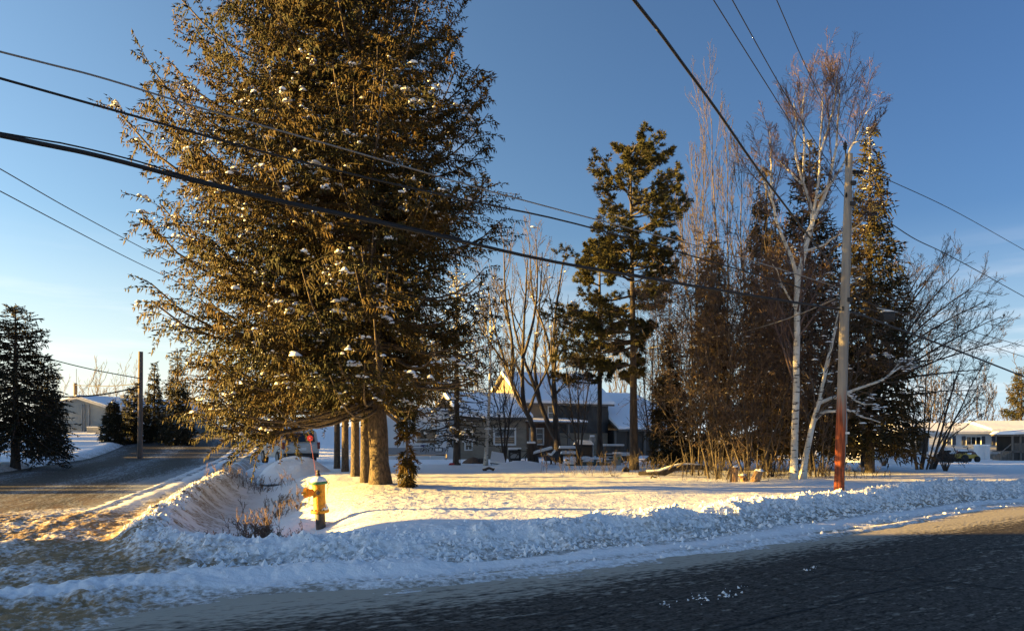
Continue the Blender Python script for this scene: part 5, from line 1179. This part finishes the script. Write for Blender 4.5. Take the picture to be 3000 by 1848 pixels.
# heap of ploughed snow
def heap(lab, px_, Y, rx, ry, h, seed):
    rng = np.random.default_rng(seed); n, m_ = 28, 9; V = []; x0, y0 = (px_-1500)/F*Y, Y
    for i in range(m_+1):
        f = i/m_
        for j in range(n):
            a = 2*math.pi*j/n; r = math.sin(f*math.pi/2)*(1+.22*float(noise(np.array([math.cos(a)*1.5+5]), np.array([math.sin(a)*1.5+f*3]), seed)[0])); V.append((rx*r*math.cos(a), ry*r*math.sin(a), h*math.cos(f*math.pi/2)*(.8+.4*float(noise(np.array([a*2.]), np.array([f*4]), seed+3)[0]))-.15*f))
    me_f = [(i*n+j, i*n+(j+1) % n, (i+1)*n+(j+1) % n, (i+1)*n+j) for i in range(m_) for j in range(n)]
    m = MB(); m.v = V; m.f = me_f; o = m.build('snow_heap', M_SNOWH, None, smooth=False); o.data.polygons.foreach_set('use_smooth', [True]*len(o.data.polygons)); o.location = (x0, y0, zat(x0, y0)); return tag(o, lab, 'snow heap')
M_SNOWH = mat('heaped_snow', (.84, .85, .88), .6, bump=1, bscale=7, spec=.3)
heap('lumpy ploughed snow heap in front of the white SUV', 868, 27, 1.25, .9, .72, 1)
heap('low snow heap on the bank left of the SUV', 800, 30, 1.3, .9, .7, 2)
heap('snow heap beside the white shed on the right', 2625, 37, 1.6, 1.0, .75, 3)
heap('small snow mound before the yard clutter', 1535, 31, 1.4, .6, .28, 4)

# ------------------------------------------------------------ yard clutter in front of the house
def ground(px_, Y): x_ = (px_-1500)/F*Y; return (x_, Y, zat(x_, Y))
def cap(parent, x0, x1, y0, y1, z, t=.09): return MB().box(x0, x1, y0, y1, z, z+t).build('snow_cap', M_SNOWP, parent, bevel=min(.04, t*.4))
g = ground(1795, 36); t = thing('cabinet', 'grey weathered board cabinet with snow on top right of the middle pine', 'cabinet', g)
cab = MB().box(-.48, .48, -.3, .3, -.1, .82).build('body', M_GREYWD, t)
for k_ in range(8): MB().box(-.48+k_*.12+.006, -.48+(k_+1)*.12-.006, -.325, -.302, -.05, .82).build('board', M_GREYWD, cab)
cap(t, -.52, .52, -.36, .33, .83)
g = ground(1808, 33); t = thing('storage_bin', 'beige upright bin with snow lid beside the chair frame', 'bin', g); MB().prism([(-.14, -.2, -.1), (.14, -.2, -.1), (.17, -.2, .50), (-.17, -.2, .50)], (0, .4, 0)).build('body', mat('bin_beige', (.36, .34, .28), .6), t, bevel=.02); MB().tube([(.03, -.215, .34), (.03, -.20, .34)], .06, 14).build('emblem', mat('bin_green', (.14, .22, .10), .6), t); cap(t, -.19, .19, -.22, .22, .51, .08)
g = ground(1782, 32.5); t = thing('chair_frame', 'dark slatted chair frame leaning in the snow left of the beige bin', 'chair', g, rotz=R(8)); 
for a in (-.2, .2): MB().bar((a-.05, 0, -.1), (a+.05, .12, .52), .03).build('post', M_BLACK, t)
for j in range(4): MB().bar((-.22+.016*j, .02*j, .10+j*.13), (.2+.016*j, .02*j, .10+j*.13), .04, .05).build('slat', M_BLACK, t); MB().box(-.2+.016*j, .2+.016*j, -.02+.02*j, .05+.02*j, .125+j*.13, .15+j*.13).build('snow_strip', M_SNOWP, t)
g = ground(1707, 38); t = thing('barbecue_grill', 'covered black barbecue with a peaked snow hood against the house wall', 'barbecue', g)
MB().box(-.48, .48, -.3, .3, -.1, .85).build('body', M_BLACK, t, bevel=.03); MB().prism([(-.50, -.34, .85), (.50, -.34, .85), (.40, -.34, 1.02), (-.34, -.34, 1.06)], (0, .66, 0)).build('lid', M_BLACK, t); MB().prism([(-.50, -.36, .93), (.56, -.36, .90), (.40, -.36, 1.12), (-.32, -.36, 1.16)], (0, .68, 0)).build('snow_cap', M_SNOWP, t, bevel=.03)
for a in (-.42, .42): MB().box(a-.03, a+.03, -.28, -.22, -.3, .0).build('leg', M_METAL, t)
for i, (px_, w_, z_, lab) in enumerate(((1662, .36, .72, 'higher snow laden bench top left of the barbecue'), (1672, .42, .48, 'lower snow laden plank shelf left of the barbecue'), (1590, .40, .60, 'tilted snow covered table under the porch window'))):
    g = ground(px_, 36.5-i*.8); t = thing('snowy_table', lab, 'table', g); s_ = .12 if i == 2 else 0
    MB().prism([(-w_*1.15, -.4, z_-.06-s_), (w_*1.15, -.4, z_-.06+s_), (w_*1.15, -.4, z_+s_), (-w_*1.15, -.4, z_-s_)], (0, .8, 0)).build('table_top', M_DARKBARK, t); MB().prism([(-w_*1.15, -.42, z_-s_), (w_*1.15, -.42, z_+s_), (w_*1.05, -.42, z_+s_+.12), (-w_*1.08, -.42, z_-s_+.12)], (0, .84, 0)).build('snow_cap', M_SNOWP, t, bevel=.03)
    for a in (-w_, w_):
        for b in (-.32, .32): MB().box(a-.03, a+.03, b-.03, b+.03, -.15, z_-.06-s_).build('leg', M_DARKBARK, t)
g = ground(1722, 33.5); t = thing('raised_bed', 'low turquoise grey board box drifted over with snow between the two dark pines', 'planter', g)
for b in (-.35, .35):
    for j in range(2): MB().box(-.98, .98, b-.02, b+.02, -.05+j*.17, .11+j*.17).build('board', mat('teal_board', (.13, .18, .18), .8), t)
for b in (-.96, .96): MB().box(b-.02, b+.02, -.37, .37, -.05, .29).build('end_board', M_GREYWD, t)
v, f = blobs(np.array([[-.6, 0, .2], [-.1, .05, .22], [.45, 0, .2], [.75, -.1, .2], [-.9, -.3, .1]]), np.array([.42, .45, .4, .3, .3]), rng, .45); link('snow_fill', mesh_np('snow_fill', v, f), M_SNOWP, t)
g = ground(1613, 34); t = thing('garden_sleigh', 'dark sleigh shaped cart with curled front and thin runners', 'cart', g)
MB().prism([(-.28, -.2, .18), (.34, -.2, .18), (.36, -.2, .62), (.24, -.2, .66), (.05, -.2, .42), (-.18, -.2, .48), (-.34, -.2, .62), (-.36, -.2, .50)], (0, .4, 0)).build('body', mat('sleigh_dark_blue', (.025, .035, .05), .6), t); MB().prism([(-.16, -.21, .47), (.05, -.21, .42), (.23, -.21, .64), (.20, -.21, .70), (.03, -.21, .52), (-.12, -.21, .54)], (0, .42, 0)).build('snow_cap', M_SNOWP, t)
for b in (-.17, .17):
    MB().tube([(-.42, b, .16), (-.36, b, .03), (-.2, b, -.02), (.38, b, -.02)], .014, 6).build('runner', M_BLACK, t)
    for a in (-.2, .0, .22): MB().bar((a, b, -.02), (a, b, .2), .02).build('strut', M_BLACK, t)
g = ground(1556, 35); t = thing('board_bin', 'tall dark board box with snow on its lid left of the grey forked tree', 'bin', g)
for k_ in range(4): MB().box(-.17+k_*.09, -.17+k_*.09+.082, -.17, -.15, -.1, .98).build('board', M_DARKBARK, t)
MB().box(-.17, .18, -.15, .17, -.1, .97).build('body', M_DARKBARK, t); cap(t, -.2, .21, -.19, .19, .98, .10)
g = ground(1508, 35.5); t = thing('garden_stove', 'black iron stove with rounded snowy lid and legs against the beige wall', 'stove', g); MB().box(-.30, .30, -.25, .25, .18, .70).build('body', M_BLACK, t, bevel=.05); cap(t, -.32, .32, -.27, .27, .70, .10); MB().box(-.2, .2, -.27, -.25, .30, .55).build('door', M_METAL, t)
for a in (-.25, .25): MB().box(a-.03, a+.03, -.2, -.15, -.15, .2).build('leg', M_BLACK, t)
g = ground(1532, 35.2); t = thing('bicycle', 'dark bicycle half hidden in snow beside the iron stove', 'bicycle', g)
for a in (-.38, .38):
    m = MB(); P = [(a+.27*math.cos(q_), 0, .26+.27*math.sin(q_)) for q_ in np.linspace(0, 6.283, 17)]; m.tube(P, .02, 6, cap=False); m.build('wheel', M_BLACK, t)
MB().bar((-.38, 0, .26), (-.05, 0, .30), .03).bar((-.05, 0, .30), (.25, 0, .62), .03).bar((-.38, 0, .26), (-.15, 0, .62), .03).bar((-.15, 0, .62), (.25, 0, .62), .03).bar((.38, 0, .26), (.22, 0, .75), .03).build('frame', M_BLACK, t); MB().box(-.25, -.05, -.06, .06, .68, .72).build('saddle', M_BLACK, t); MB().bar((.1, -.2, .78), (.24, .2, .78), .025).build('handlebar', M_METAL, t)
g = ground(1458, 33); t = thing('snowy_tarp_frame', 'slanted snow covered panel propped up beside the small birch', 'panel', g)
MB().prism([(-.33, -.35, .10), (.38, -.35, .02), (.26, .35, .42), (-.28, .35, .52)], (0, 0, .03)).build('panel', M_BLACK, t); MB().prism([(-.33, -.36, .14), (.36, -.36, .06), (.25, .34, .46), (-.28, .34, .56)], (0, 0, .09)).build('snow_layer', M_SNOWP, t, bevel=.02)
for a, b in ((-.3, .3), (.25, .3), (.33, -.3)): MB().bar((a, b, -.2), (a, b, .4 if b > 0 else .05), .03).build('leg', M_BLACK, t)
MB().bar((.42, -.4, .45), (.72, -.5, -.05), .05).build('prop', M_GREYWD, t); MB().bar((.5, -.3, .30), (.95, -.35, -.05), .05).build('prop', M_GREYWD, t)
for px_, Y_, r_, lab in ((1386, 36, .26, 'rounded brown boulder against the beige wall'), (1407, 36, .2, 'smaller dark boulder right of the brown one'), (1833, 27.5, .14, 'dark pointed rock in the snow before the pine')):
    g = ground(px_, Y_); v, f = blobs(np.array([[0, 0, .02]]), np.array([r_*1.25]), np.random.default_rng(int(px_)), 1.0); o = link('boulder', mesh_np('boulder', v, f), M_BWOOD if px_ < 1400 else M_DARKBARK); o.location = (g[0], g[1], g[2]); tag(o, lab, 'rock')
g = ground(1328, 33); t = thing('toboggan', 'red plastic sledge in the snow at the foot of the camper', 'sledge', g); MB().prism([(-.22, -.15, -.02), (.2, -.15, -.02), (.26, -.15, .12), (-.16, -.15, .10)], (0, .3, 0)).build('shell', mat('sledge_red', (.35, .02, .03), .5), t, bevel=.02); cap(t, .1, .34, -.14, .16, .10, .16)
g = ground(1835, 34.5); t = thing('wheelbarrow', 'snow heaped wheelbarrow right of the grey cabinet', 'wheelbarrow', g); MB().prism([(-.28, -.2, .36), (.3, -.2, .42), (.18, -.2, .16), (-.15, -.2, .14)], (0, .4, 0)).build('tray', M_BWOOD, t); cap(t, -.3, .3, -.22, .22, .40, .16)
MB().bar((.15, -.2, .15), (-.35, -.22, -.12), .03).bar((.15, .2, .15), (-.35, .22, -.12), .03).build('legs', M_BLACK, t); MB().tube([(.36, -.04, .05), (.36, .04, .05)], .15, 14).build('wheel', M_TYRE, t)
g = ground(1735, 40.5); t = thing('garden_fountain', 'narrow grey garden ornament with round snowy head between barbecue and pine', 'ornament', g); MB().lathe([(.14, -.2), (.10, .3), (.06, .8), (.10, 1.0), (.18, 1.1), (.16, 1.25), (.04, 1.35)], 10).build('stem', M_CONC, t, smooth=True); cap(t, -.12, .12, -.12, .12, 1.3, .1)

# ------------------------------------------------------------ pale garage, fence and boxes beyond the side road
Yg_ = 75; gz = zat(X(225, Yg_), Yg_); M_GAR = mat('garage_wall', (.36, .36, .32), .8, var=(.32, .32, .29), scale=(1, 1, 1))
gar = thing('garage', 'long pale grey garage with snowy low pitched roof beyond the side road', 'garage', (X(130, Yg_), Yg_, gz)); x1 = X(328, Yg_)-X(130, Yg_); pk = X(228, Yg_)-X(130, Yg_); ze = Z(1196, Yg_)-gz; zp = Z(1165, Yg_)-gz; dv = Vector((5.5, 13, 0))
MB().prism([(0, 0, -1), (x1, 0, -1), (x1, 0, ze), (pk, 0, zp), (0, 0, ze)], dv).build('wall', M_GAR, gar)
rf = MB().prism([(-.3, -.3, ze), (pk, -.3, zp+.08), (x1+.35, -.3, ze-.05), (x1+.35, -.3, ze-.22), (pk, -.3, zp-.10), (-.3, -.3, ze-.16)], dv).build('roof', M_TRIM, gar)
snow_roof(rf, [(pk, -.3, zp+.1), (x1+.4, -.3, ze-.04), (x1+.4+dv.x, dv.y, ze-.04), (pk+dv.x, dv.y, zp+.1)], .2); snow_roof(rf, [(-.3, -.3, ze), (pk, -.3, zp+.1), (pk+dv.x, dv.y, zp+.1), (-.3+dv.x, dv.y, ze)], .2)
MB().box(pk+2.7, pk+3.1, 3, 3.4, zp-1, zp+.45).build('chimney', mat('flue_metal', (.6, .55, .45), .4), rf)
for a, b_ in ((248, 1.0), (242, .8), (262, .6)): MB().box(X(a, Yg_)-X(130, Yg_)-.05, X(a, Yg_)-X(130, Yg_)+.05, -.12, -.02, -.2, ze+b_*.5).build('conduit', M_METAL, gar)
t = thing('utility_box', 'long low grey box with snowy top against the garage wall', 'box', (X(282, 74), 74, zat(X(282, 74), 74))); MB().box(-.7, .7, -.4, .4, -.2, .48).build('body', M_GREYW, t, bevel=.03); cap(t, -.72, .72, -.42, .42, .48, .1)
fy = 66; f0 = X(448, fy); f1 = X(548, fy); fz = zat(f0, fy); t = thing('wire_fence', 'low wire fence on posts beyond the side road under the spruce bough', 'fence', (f0, fy, fz))
for k_ in range(6): MB().tube([((f1-f0)*k_/5, 0, -.3), ((f1-f0)*k_/5, 0, .85)], .05, 6).build('post', M_METAL, t)
for k_ in range(4): MB().bar((0, 0, .15+.22*k_), (f1-f0, 0, .15+.22*k_), .03).build('rail', M_METAL, t)
MB().box(0, f1-f0, -.04, .04, .86, .93).build('snow_strip', M_SNOWP, t)

# ------------------------------------------------------------ mobile home, shed and machines on the right
Ym = 58; mz = Z(1345, Ym); M_MH = mat('white_lap_siding', (.62, .63, .64), .6); M_SHUT = mat('slate_shutter', (.055, .06, .08), .6)
mh = thing('mobile_home', 'long white mobile home with dark shutters at the right edge', 'mobile home', (0, Ym, mz))
def zz_(b): return Z(b, Ym)-mz
MB().box(X(2660, Ym), X(3090, Ym), .05, 5.0, .0, zz_(1266)).build('wall', M_MH, mh); siding(mh, X(2660, Ym), X(3090, Ym), .05, .35, zz_(1267), M_MH, .2)
MB().box(X(2885, Ym), X(3090, Ym), -.04, .05, -.4, .42).build('stone_base', M_CONC, mh)
rf = MB().prism([(X(2650, Ym), -.35, zz_(1266)), (X(3095, Ym), -.35, zz_(1266)), (X(3095, Ym), 2.5, zz_(1243)), (X(2650, Ym), 2.5, zz_(1243))], (0, 0, -.12)).build('roof', M_TRIM, mh)
snow_roof(rf, [(X(2650, Ym), -.38, zz_(1266)), (X(2895, Ym), -.38, zz_(1266)), (X(2895, Ym), 2.6, zz_(1243)), (X(2650, Ym), 2.6, zz_(1243))], .18); snow_roof(rf, [(X(2896, Ym), -.40, zz_(1264)), (X(3095, Ym), -.40, zz_(1264)), (X(3095, Ym), 2.6, zz_(1238)), (X(2896, Ym), 2.6, zz_(1238))], .22)
for a, b, c_, r_ in ((2774, 2787, 1, 2), (2831, 2873, 3, 1), (2919, 2939, 2, 3)):
    window(mh, X(a, Ym), X(b, Ym), .0, zz_(1302), zz_(1279), c_, r_, fr=.05)
    wv = .26
    MB().box(X(a, Ym)-.08-wv, X(a, Ym)-.08, -.04, .03, zz_(1303), zz_(1277)).build('shutter', M_SHUT, mh); MB().box(X(b, Ym)+.08, X(b, Ym)+.08+wv, -.04, .03, zz_(1303), zz_(1277)).build('shutter', M_SHUT, mh)
pc = thing('porch_deck', 'roofed wooden porch deck with railing and snow on its canopy at the right edge', 'porch', (X(2975, 55), 55, Z(1345, 55)))
def x5(a): return X(a, 55)-X(2975, 55)
def z5(b): return Z(b, 55)-Z(1345, 55)
MB().box(x5(2948), x5(3040), -.6, 1.6, z5(1324), z5(1321)).build('floor', M_GREYWD, pc); MB().prism([(x5(2948), -.8, z5(1277)), (x5(2958), -.8, z5(1266)), (x5(3040), -.8, z5(1262)), (x5(3040), -.8, z5(1277))], (0, 2.6, 0)).build('canopy', M_GREYWD, pc)
MB().prism([(x5(2945), -.85, z5(1272)), (x5(2956), -.85, z5(1263)), (x5(3042), -.85, z5(1256)), (x5(3042), -.85, z5(1268))], (0, 2.7, 0)).build('snow_on_canopy', M_SNOWP, pc, bevel=.04)
MB().box(x5(2958), x5(3040), 1.4, 1.5, z5(1322), z5(1277)).build('porch_shade_back', M_DULLBLACK, pc)  # black sheet painting the shaded inside of the porch
for a in (2952, 2975, 3005, 3036): MB().box(x5(a)-.05, x5(a)+.05, -.6, -.5, -.3, z5(1275)).build('post', M_GREYWD, pc)
MB().box(x5(2950), x5(3038), -.6, -.5, z5(1300), z5(1297.5)).build('handrail', M_GREYWD, pc)
for k_ in range(24): MB().box(x5(2953)+k_*.088, x5(2953)+k_*.088+.035, -.57, -.53, z5(1321), z5(1300)).build('baluster', M_GREYWD, pc)
for k_ in range(4): MB().box(x5(2920)+k_*.2, x5(2920)+k_*.2+.24, -.5, .5, -.2, .16+k_*.14).build('step', M_GREYWD, pc)
MB().bar((x5(2921), -.5, .55), (x5(2949), -.5, z5(1300)), .06).build('stair_rail', M_GREYWD, pc); MB().bar((x5(2921), -.5, -.2), (x5(2921), -.5, .58), .07).build('stair_post', M_GREYWD, pc)
MB().box(x5(2950), x5(3040), -.52, .6, -.4, z5(1325)).build('painted_deck_shade', M_DULLBLACK, pc)  # black block standing in for the shade beneath the deck

Ys_ = 40; sz = zat(X(2680, Ys_), Ys_); shed = thing('garden_shed', 'white shed with black roof edge and a dark door panel behind the V shaped shrub', 'shed', (0, Ys_, 0))
dv = Vector((-1.2, 4.5, 0))
MB().prism([(X(2640, Ys_), 0, sz-.6), (X(2722, Ys_), 0, sz-.6), (X(2722, Ys_), 0, Z(1279, Ys_)), (X(2682, Ys_), 0, Z(1249, Ys_)), (X(2640, Ys_), 0, Z(1279, Ys_))], dv).build('wall', M_MH, shed)
rf = MB().prism([(X(2636, Ys_), -.08, Z(1280, Ys_)), (X(2682, Ys_), -.08, Z(1246, Ys_)), (X(2726, Ys_), -.08, Z(1280, Ys_)), (X(2725, Ys_), -.08, Z(1283, Ys_)), (X(2682, Ys_), -.08, Z(1250, Ys_)), (X(2637, Ys_), -.08, Z(1283, Ys_))], dv).build('roof', M_BLACK, shed)
snow_roof(rf, [(X(2632, Ys_), -.06, Z(1280, Ys_)), (X(2682, Ys_), -.06, Z(1246, Ys_)), (X(2682, Ys_)+dv.x, dv.y, Z(1246, Ys_)), (X(2632, Ys_)+dv.x, dv.y, Z(1280, Ys_))], .12)
d_ = MB().box(X(2684, Ys_), X(2717, Ys_), -.05, -.005, Z(1324, Ys_), Z(1279, Ys_)).build('door', M_SHUT, shed)
for k_ in range(4): MB().box(X(2684, Ys_)+.03+k_*.148, X(2684, Ys_)+.16+k_*.148, -.075, -.05, Z(1323, Ys_), Z(1280, Ys_)).build('board', M_DULLBLACK, d_)
t = thing('plastic_chair', 'white slatted garden chair with snow standing under the dark shed door', 'chair', (X(2697, 37), 37, Z(1346, 37)))
for k_ in range(6): MB().box(-.30+k_*.105, -.30+k_*.105+.05, -.03, .0, .12, .36).build('slat', M_TRIM, t)
MB().box(-.32, .34, -.04, .01, .34, .40).build('top_rail', M_TRIM, t); MB().box(-.32, .34, -.3, .02, .10, .15).build('seat', M_TRIM, t)
for a in (-.3, .3): MB().box(a-.02, a+.03, -.3, -.26, -.15, .12).build('leg', M_TRIM, t)
wh = thing('white_shed', 'plain white outbuilding with sunlit left wall behind the pole', 'shed', (X(2590, 50), 50, Z(1350, 50)), rotz=R(32))
MB().prism([(-1.6, 0, -.3), (1.9, 0, -.3), (1.9, 0, 2.0), (.15, 0, 2.8), (-1.6, 0, 2.0)], (0, 4, 0)).build('wall', M_MH, wh); snow_roof(wh, [(-1.8, -.2, 2.0), (.15, -.2, 2.85), (.15, 4.2, 2.85), (-1.8, 4.2, 2.0)], .14); snow_roof(wh, [(.15, -.2, 2.85), (2.1, -.2, 2.0), (2.1, 4.2, 2.0), (.15, 4.2, 2.85)], .14)
MB().box(-1.0, .2, -.06, -.01, -.1, 1.7).build('door', M_GREYWD, wh)
# tractor and snow machines
Yt = 44
def machine(lab, px_, py_, Y, col, col2, name, cat, s_=1., rz=0):
    b = at(px_, py_, Y); t = thing(name, lab, cat, b, 'machines parked in the snow', rz); t.scale = (s_, s_, s_)
    a = mat(name+'_paint', col, .45); b2 = mat(name+'_hood', col2, .45)
    MB().prism([(-.85, -.25, .25), (-.8, -.25, .5), (-.35, -.25, .62), (-.1, -.25, .48), (.5, -.25, .52), (.85, -.25, .40), (.9, -.25, .22)], (0, .5, 0)).build('body', a, t, bevel=.04)
    MB().prism([(.15, -.22, .52), (.3, -.22, .74), (.55, -.22, .66), (.8, -.22, .42)], (0, .44, 0)).build('hood', b2, t, bevel=.04)
    MB().box(-.6, -.1, -.18, .18, .58, .72).build('seat', M_BLACK, t, bevel=.04); MB().bar((.2, 0, .6), (.05, 0, .98), .04).bar((.05, -.3, .98), (.05, .3, .98), .04).build('steering_bar', M_BLACK, t)
    for x_, r_ in ((-.55, .26), (.6, .2)):
        for s2 in (-1, 1): MB().tube([(x_, s2*.22, r_-.02), (x_, s2*.40, r_-.02)], r_, 16).build('wheel', M_TYRE, t, smooth=True)
    MB().box(-.6, -.1, -.2, .2, .72, .80).build('snow_on_seat', M_SNOWP, t, bevel=.03); MB().prism([(-.05, -.24, .5), (.2, -.24, .62), (.1, -.24, .5)], (0, .48, 0)).build('snow_on_body', M_SNOWP, t); return t
machine('yellow decked ride on mower with a red seat at the right of the parked machines', 2832, 1352, 43, (.45, .30, .03), (.10, .03, .03), 'garden_tractor', 'mower', .85, R(20))
machine('black and red quad bike with snow on its seat left of the yellow mower', 2790, 1352, 44, (.03, .03, .035), (.30, .04, .03), 'quad_bike', 'quad bike', .95, R(-15))
machine('dark snow covered machine at the left end of the parked machines', 2762, 1354, 45, (.04, .04, .04), (.05, .05, .05), 'snow_blower', 'machine', .7, R(170))
for px_, w_, lab in ((2868, .32, 'white round barrel before the mobile home, left one'), (2886, .30, 'white round barrel before the mobile home, right one')):
    b = at(px_, 1338, 52); t = thing('barrel', lab, 'barrel', b, 'white barrels'); MB().lathe([(w_, -.2), (w_, .3), (w_*1.03, .32), (w_, .34), (w_, .72), (w_*.9, .78)], 16).build('drum', M_MH, t, smooth=True); cap(t, -w_*.8, w_*.8, -w_*.8, w_*.8, .78, .1)
